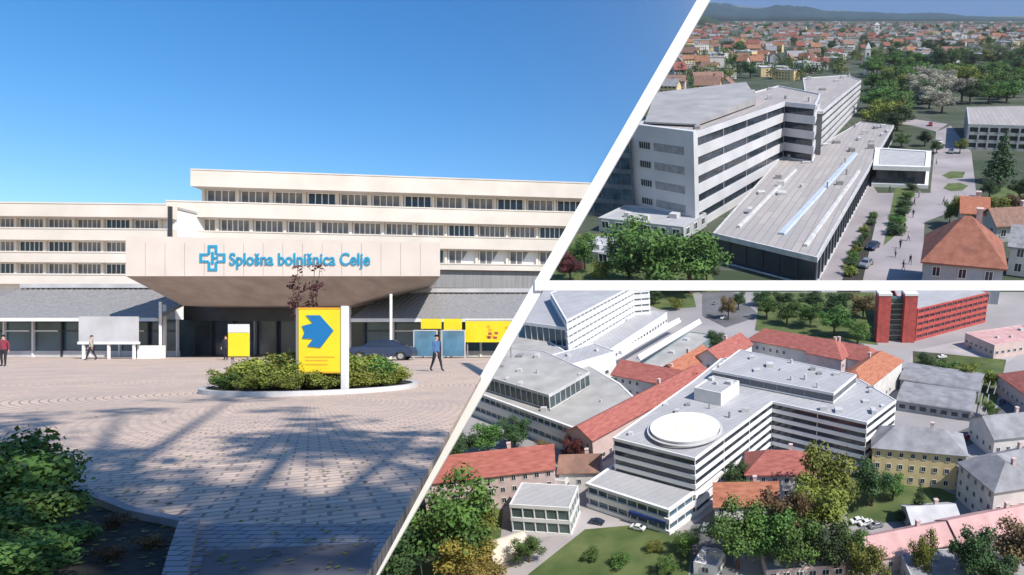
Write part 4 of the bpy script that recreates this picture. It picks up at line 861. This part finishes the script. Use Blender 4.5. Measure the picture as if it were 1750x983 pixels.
# white low roofs by the left foot
flatblock(T, 'low white roofed building at the foot of the ward block end wall', (1022,372), (1168,388), 20, 5, PLASTG, WROOF, floors=1, sc=1.6, limit=10)
flatblock(T, 'low grey building left of the big green trees', (985,428), (1075,436), 16, 4, PLASTG, WROOF, floors=1, sc=1.6, limit=6)
gabled(T, 'large orange tiled house with blue gable at the bottom of the town view', (1580,444), (1716,456), 24, 12, 9, mat('pale_blue_plaster', (.38,.42,.46), .8, .1, .3), mat('brick_red_tiles', (.21, .075, .05), .85, 0, .5, col2=(.33, .13, .085)), floors=2, sc=1.6, limit=10, hip=True)
gabled(T, 'small white house with orange roof above the large orange roof', (1645,362), (1688,364), 10, 8, 4, PLASTW, TILEO, floors=2, sc=1.6, limit=4)
gabled(T, 'white house at the right edge beside the large orange roof', (1728,420), (1800,428), 16, 9, 4, PLASTW, SLATE, floors=2, sc=1.6, limit=8)
gabled(T, 'dark roofed shed above the white house at the right edge', (1705,385), (1800,380), 12, 6, 4, PLASTG, TILEB, floors=1, sc=1.6, limit=4)
striped(T, 'office_block', 'pale three-storey block with vertical window piers behind the conifer', 'office block', [g_(1655,212,14), g_(1800,216,14), g_(1800,180,14), g_(1652,183,14)], 0, 14, 3, PLASTG, GLASS, PROOF, .6, .6, 5, .5, 1.2)
for o in (w1, w0, PLR): trim_town(o)
# people on the street of the town
pp_ = person(T.at(*T.g(1520,330), 0, .5) @ Matrix.Identity(4), 'person in dark clothes walking near the white slab canopy', CLD, CLD, HAIRD, .25, 1.9, 'people on the town street')
pw_ = person(T.at(*T.g(1530,440), 0, 2.5), 'person in a pale top walking low on the town street', CLW, CLD, HAIRD, .25, 1.9, 'people on the town street')
for i, (px, py) in enumerate([(1545,395), (1552,412), (1538,425), (1562,352), (1570,338), (1555,452), (1543,462), (1600,282), (1612,350), (1560,372)]):
    src = (pp_, pw_)[i % 3 == 1]; dup(src, T.at(*T.g(px, py), 0, i*1.3) @ Matrix.Scale(1.9, 4), '%s person on the town street, %s from its bottom' % (('dark clothed', 'pale topped')[i % 3 == 1], ORD[[6,5,4,8,9,2,1,11,10,7][i]-1]))
CT = 1.6
for px, py, rz, m2_, lb in ((1480,455,R(60),CARS,'silver car parked beside the hedge strip'), (1492,425,R(60),CARB,'navy car parked beside the hedge strip'), (1606,245,R(75),CARW,'white car on the far end of the town street'), (1625,262,R(75),CARS,'silver car on the far end of the town street'), (1590,215,R(75),CARR,'red car at the head of the town street')):
    car(T.at(*T.g(px, py), .1, rz), m2_, lb, None, CT)
# spires
for px, py, top, w_, lb in ((1480,128,72,9,'tall white tower with pointed top in the middle of the town'), (1497,62,38,9,'small white church tower far off under the hills')):
    x, y = T.g(px, py); h = T.hgt(px, py, top); m = T.mpp(px, py)*w_/2; r = root('church_tower', T.at(x, y), lb, 'tower')
    b = MB(); b.box(-m, m, -m, m, 0, h*.8); b.build('wall', WHITE, r); b = MB(); b.add([(-m*1.1,-m*1.1,h*.8),(m*1.1,-m*1.1,h*.8),(m*1.1,m*1.1,h*.8),(-m*1.1,m*1.1,h*.8),(0,0,h)], [(3,2,1,0),(0,1,4),(1,2,4),(2,3,4),(3,0,4)]); b.build('spire', LGREY, r)
    for z in (.35, .6): add_window(r, 0, -m-.02, h*z, 0, m*.7, h*.08, LGREY)
# trees of the town
TT = [(1110,500,132,'broad','green',1.3,'big bright green tree below the end wall, left one'), (1180,502,118,'broad','green',1.25,'big bright green tree below the end wall, right one'), (1075,482,78,'broad','dark',1.1,'dark tree left of the two big green trees'),
 (1000,462,66,'broad','green',.9,'pale green tree beside the slanting divider'), (975,480,50,'broad','maroon',1.1,'dark red tree in the lower left corner of the town view'), (1030,485,45,'broad','olive',1.1,'olive tree between dark red and dark trees'), (1208,484,50,'broad','dark',.9,'dark tree at the corner of the low hall'),
 (1706,312,92,'conifer','dark',1.5,'dark spruce in front of the office block'), (1580,250,30,'broad','dark',1.2,'dark tree beside the street head'), (1600,262,24,'broad','dark',1.2,'second dark tree beside the street head'), (1640,262,26,'broad','olive',1.2,'olive tree left of the office block'),
 (1640,385,56,'broad','olive',.8,'olive tree behind the large orange roof'), (1622,385,48,'broad','green',.6,'slim green tree left of the small orange roofed house'), (1700,382,50,'broad','olive',1.2,'olive tree right of the small orange roofed house'), (1735,375,48,'broad','brown',1.2,'brownish tree above the right edge house'), (1690,340,36,'broad','dark',1.2,'dark tree under the spruce'), (1740,345,46,'broad','dark',1.1,'dark tree under the office block at the right edge'),
 (1500,255,30,'broad','green',1.3,'green tree between hall roof and street canopy'), (1540,252,26,'broad','green',1.4,'green tree behind the street canopy')]
for i, (px, py, hp, sh, cl, sx_, lb) in enumerate(TT): tree(T, px, py, hp, sh, cl, lb, 'single trees around the ward block', sx_, 1+i % 3)
n = 0
for (xa, ya, xb, yb, k, hp, cols) in ((1447,470,1490,372,9,17,('olive','dark','green')), (1530,400,1556,325,6,22,('dark','green','dark'))):
    for i in range(k):
        t = i/(k-1); px = xa+(xb-xa)*t+random.uniform(-3, 3); py = ya+(yb-ya)*t; n += 1
        tree(T, px, py, hp*(1.25-.5*t), 'shrub', cols[i % 3], '%s hedge shrub from the bottom in the %s hedge strip' % (ORD[i], 'left' if k == 9 else 'right'), 'hedge strips along the town street', 1.5, 1+i % 3)
# park woodland
rng = random.Random(5)
spots = []
for i in range(130):
    py = rng.uniform(108, 236); lo = 1478 + max(0, (py-205))*1.2; px = rng.uniform(lo, 1790)
    if py > 178 and px > 1640: continue
    if py > 200 and px > 1570: continue
    spots.append((py, px))
spots.sort()
for i, (py, px) in enumerate(spots):
    bl_ = 1555 < px < 1645 and 150 < py < 215
    cl = 'blossom' if bl_ and rng.random() < .75 else rng.choice(('green', 'green', 'dark', 'olive', 'dark', 'green'))
    zone = 'left edge' if px < 1530 else 'middle' if px < 1640 else 'right side'
    tree(T, px, py, (.00095*(py-21)*225)*rng.uniform(.85, 1.3)+9, 'broad', cl, {'blossom': 'pale blossoming tree at the near edge of the town park', 'green': 'green park tree on the %s of the wooded park' % zone, 'dark': 'dark park tree on the %s of the wooded park' % zone, 'olive': 'olive park tree on the %s of the wooded park' % zone}[cl],
         {'blossom': 'blossoming park trees'}.get(cl, '%s park trees, %s' % (cl, zone)), 1.4, 1+i % 3)
# houses of the town
HP_ = {}
def house_proto(wm, rm, kind):
    k = (wm.name, rm.name, kind)
    if k in HP_: return HP_[k]
    if kind == 'gable':
        b = MB(); b.add([(-8,-6,0),(8,-6,0),(8,6,0),(-8,6,0),(-8,-6,10),(8,-6,10),(8,6,10),(-8,6,10),(-8,0,15),(8,0,15)], [(3,2,1,0),(0,1,5,4),(2,3,7,6),(1,2,6,9,5),(3,0,4,8,7)]); w_ = b.build('wall', wm)
        b = MB()
        for s_ in (-1, 1):
            q = [(-8.8, s_*7, 9.2), (8.8, s_*7, 9.2), (8.8, 0, 15.1), (-8.8, 0, 15.1)]; V = q+[(x, y, z+.5) for x, y, z in q]; b.add(V, [(0,1,2,3),(7,6,5,4),(0,4,5,1),(1,5,6,2),(2,6,7,3),(3,7,4,0)])
        b.box(3, 4.4, 1.5, 3, 12, 16.6); ro = b.build('roof', rm)
    else:
        b = MB(); b.box(-11, 11, -8, 8, 0, 12); w_ = b.build('wall', wm); b = MB(); b.box(-11.3, 11.3, -8.3, 8.3, 12.01, 12.8); b.box(-3, 2, -2, 3, 12.81, 14.4); ro = b.build('roof', rm)
    b = MB()
    for z in (1.8, 5.2, 8.6 if kind == 'gable' else 8.8):
        for x in (-6, -3, 0, 3, 6): b.box(x-.7, x+.7, (-6 if kind == 'gable' else -8)-.06, (-6 if kind == 'gable' else -8)+.01, z-.8, z+.8)
    wi = b.build('window', GLASS); HP_[k] = [(o.name.split('.')[0], o.data) for o in (w_, ro, wi)]
    for o in (w_, ro, wi): bpy.data.objects.remove(o)
    return HP_[k]
wallc = {'white': PLASTW, 'grey': PLASTG, 'yellow': PLASTY, 'pink': PLASTP}; TRED = mat('town_red_tiles', (.17, .055, .045), .9, 0, .3, col2=(.27, .10, .08)); TORA = mat('town_orange_tiles', (.22, .10, .06), .9, 0, .3, col2=(.32, .16, .10)); roofc = {'red': TRED, 'orange': TORA, 'brown': TILEB, 'slate': SLATE}
ntree = 0
cand = []
for i in range(2600):
    d_ = 21+21*math.exp(rng.uniform(0, 1.97)); px = rng.uniform(1120, 1800); py = d_
    if px < divx(py)+16: continue
    if py > 137 and px > 1250: continue
    if py > 112 and px > 1440: continue
    if px > 1640 and 85 < py < 145: continue
    x, y = T.g(px, py)
    md = 17+ .006*y
    if any((x-a)**2+(y-c)**2 < md**2 for a, c in cand): continue
    cand.append((x, y))
    if len(cand) > 700: break
nh = 0
for i, (x, y) in enumerate(cand):
    v = T.M @ Vector((x, y, 0)); px = CX+F*v.x/v.y; py = CY-F*(v.z-CH)/v.y
    zone = 'left of the white tower' if px < 1440 else 'around the white tower' if px < 1560 else 'on the right of the town'
    far = 'near' if py > 90 else 'middle' if py > 60 else 'far'
    if nh < 292 and rng.random() < (.75 if py > 58 else .35):
        nh += 1
        wn = rng.choice(('white', 'white', 'grey', 'yellow', 'pink')); rn = rng.choice(('red', 'red', 'brown', 'orange', 'brown', 'slate')); kind = 'gable' if rng.random() < (.8 if px < 1560 else .55) else 'flat'
        if kind == 'flat': rn = 'flat pale'; rm = rng.choice((WROOF, PROOF, LGREY))
        else: rm = roofc[rn]
        lb = '%s house with %s roof %s, %s rows' % (wn, rn, zone, far)
        r = root('town_building' if kind == 'flat' else 'town_house', T.at(x, y, 0, rng.choice((0, PI/2, .4, -.35))+rng.uniform(-.2, .2)) @ Matrix.Diagonal((rng.uniform(.9, 1.6), rng.uniform(.9, 1.3), rng.uniform(.85, 1.35), 1)), lb, 'house', lb.replace(' house', ' houses').replace(',', ' in'))
        for nme, me in house_proto(wallc[wn], rm, kind): o = bpy.data.objects.new(nme, me); COL.objects.link(o); o.parent = r
    elif ntree < 95 and py > 48:
        ntree += 1; cl = rng.choice(('dark', 'green', 'dark', 'olive')); lb = '%s tree among the houses %s, %s rows' % (cl, zone, far)
        tree_at(T.at(x, y), 'broad', cl, lb, lb.replace(' tree', ' trees').replace(',', ' in'), 1.2, rng.uniform(15, 26), 1+i % 3)
print('houses', nh, 'trees', ntree)
# what is too far and too many to count: one sheet of roofs and one of tree crowns
def far_cover():
    bt = MB(); bl = [(.28*math.cos(i*2.4)*math.sqrt((i+.5)/9), .28*math.sin(i*2.4)*math.sqrt((i+.5)/9), .4+.35*rng.random(), .2) for i in range(9)]
    for i in range(900):
        px = rng.uniform(1130, 1800); py = 21+19*math.exp(rng.uniform(.02, 1.93))
        if px < divx(py)+16 or (py > 112 and px > 1440) or (py > 138 and px > 1250): continue
        x, y = T.g(px, py); h = rng.uniform(12, 22); o0 = len(bt.v); m0 = len(bt.f)
        leaf_cloud(bt, bl, 110 if py < 60 else 230, .062 if py < 60 else .045, rng); a = rng.random()*6; ca, sa = math.cos(a), math.sin(a)
        for j in range(o0, len(bt.v)): vx, vy, vz = bt.v[j]; bt.v[j] = (x+h*1.3*(vx*ca-vy*sa), y+h*1.3*(vx*sa+vy*ca), h*vz)
        mi = rng.choice((0, 0, 1, 2))
        for j in range(m0, len(bt.f)): bt.m[j] = mi
    o = bt.build('distant_trees', [LEAF['dark'], LEAF['green'], LEAF['olive']]); o.matrix_basis = T.M; tag(o, 'dark tree crowns scattered thickly among the roofs of the far town', 'trees', None, 'stuff')
    bh = MB(); ms = [PLASTW, PLASTG, PLASTP, TRED, TILEB, SLATE, WROOF, PROOF]
    for i in range(420):
        px = rng.uniform(1130, 1800); py = 21+19*math.exp(rng.uniform(.02, 1.2))
        if px < divx(py)+16: continue
        x, y = T.g(px, py); w_ = rng.uniform(8, 26); d_ = rng.uniform(6, 10); h = rng.uniform(6, 15); wl_ = rng.choice((0, 0, 1, 2))
        if rng.random() < .5:
            bh.box(x-w_, x+w_, y-d_, y+d_, 0, h, wl_); bh.box(x-w_-.5, x+w_+.5, y-d_-.5, y+d_+.5, h+.01, h+1, rng.choice((5, 6, 7)))
        else:
            bh.box(x-w_*.6, x+w_*.6, y-d_, y+d_, 0, h, wl_); rm = rng.choice((3, 3, 4, 5)); W = w_*.65; D = d_*1.1
            bh.add([(x-W,y-D,h+.02),(x+W,y-D,h+.02),(x+W,y+D,h+.02),(x-W,y+D,h+.02),(x-W,y,h+5),(x+W,y,h+5)], [(3,2,1,0),(0,1,5,4),(2,3,4,5),(1,2,5),(3,0,4)], rm)
    o = bh.build('distant_houses', ms); o.matrix_basis = T.M; tag(o, 'far roofs and pale walls of the town massed below the hills', 'houses', None, 'stuff')
far_cover()
for px, py, wpx, dp, h, lb in ((1690,138,120,60,9,'large pale grey industrial hall on the right, nearest one'), (1700,112,90,50,9,'pale grey industrial hall behind the nearest one'), (1600,122,80,30,8,'low white industrial hall beside the park trees'), (1660,92,130,50,11,'dark industrial hall in the middle distance on the right'), (1560,92,70,40,12,'pale block in the middle distance right of the tower')):
    flatblock(T, lb, (px, py), (px+wpx, py+2), dp, h, LGREY if 'dark' not in lb else DARK, (SLATE if 'dark' in lb else WROOF), cat='industrial hall', name='industrial_hall', floors=1, sc=1.6, limit=12)
# woods at the foot of the hills and the hills
def ridge(name, y_, prof, m, depth, nx=160, mpx=None, jag=1.0):
    """a long hill with a rounded cross section; profile given as (pixel x, pixel y of crest)"""
    V = []; Fc = []; rows = 7
    Yd = (T.M @ Vector((0, y_, 0)))
    for i in range(nx+1):
        px = prof[0][0]+(prof[-1][0]-prof[0][0])*i/nx
        for j in range(len(prof)-1):
            if prof[j][0] <= px <= prof[j+1][0]: t = (px-prof[j][0])/(prof[j+1][0]-prof[j][0]); t = t*t*(3-2*t); cy = prof[j][1]*(1-t)+prof[j+1][1]*t
        Yw = (T.M @ Vector((0, y_+depth/2, 0))); x = (px-CX)/F*Yw.y
        base = CY-F*(Yw.z-CH)/Yw.y; h = max(5, T.hgt(px, base, cy+rng.uniform(-.35, .35)*jag))
        for k in range(rows): a = PI*k/(rows-1); V.append((x, y_+depth/2-depth/2*math.cos(a), h*math.sin(a)-4*(k in (0, rows-1))+rng.uniform(-.04, .04)*h*(0 < k < rows-1)))
    for i in range(nx):
        for k in range(rows-1): Fc.append((i*rows+k, (i+1)*rows+k, (i+1)*rows+k+1, i*rows+k+1))
    me = bpy.data.meshes.new(name); me.from_pydata(V, [], Fc); me.materials.append(m); me.polygons.foreach_set('use_smooth', [True]*len(Fc)); o = bpy.data.objects.new(name, me); COL.objects.link(o); o.matrix_basis = T.M; o['kind'] = 'structure'; return o
HILL = mat('haze_blue_wooded_hill', (.012, .045, .070), .95, 0, .004, col2=(.025, .070, .10)); HILL2 = mat('haze_blue_far_hill', (.05, .11, .16), .95, 0, .003, col2=(.07, .14, .19)); WOOD = mat('dark_woodland', (.012, .035, .018), .95, 0, .01, col2=(.03, .065, .03))  # both hill colours carry the blue of distant haze; the woodland is plain green
yb = lambda py: T.g(1250, py)[1]
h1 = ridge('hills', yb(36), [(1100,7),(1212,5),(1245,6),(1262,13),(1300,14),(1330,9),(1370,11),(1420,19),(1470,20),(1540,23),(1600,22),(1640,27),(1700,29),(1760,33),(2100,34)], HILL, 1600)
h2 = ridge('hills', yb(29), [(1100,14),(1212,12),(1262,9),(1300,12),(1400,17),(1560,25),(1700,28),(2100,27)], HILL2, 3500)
h3 = ridge('woodland', yb(44), [(1100,24),(1180,22),(1205,28),(1240,38),(1290,41),(1330,44),(1420,43),(1500,43),(1600,42),(1700,40),(2000,42)], WOOD, 300, jag=6)
for o in (h1, h2, h3): trim_town(o)




hz = bpy.data.materials.new('haze'); hz.use_nodes = True; n = hz.node_tree; n.nodes.clear()
pv = n.nodes.new('ShaderNodeVolumePrincipled'); pv.inputs['Color'].default_value = (.80, .88, 1, 1); pv.inputs['Density'].default_value = 3.6e-5; pv.inputs['Anisotropy'].default_value = .0
on = n.nodes.new('ShaderNodeOutputMaterial'); n.links.new(pv.outputs[0], on.inputs['Volume'])
b = MB(); b.box(-680, 11000, -70, 15500, -130, 7200); o = b.build('haze', hz); o['kind'] = 'stuff'; o['label'] = 'thin bluish air over the far town and its hills'; o['category'] = 'haze'
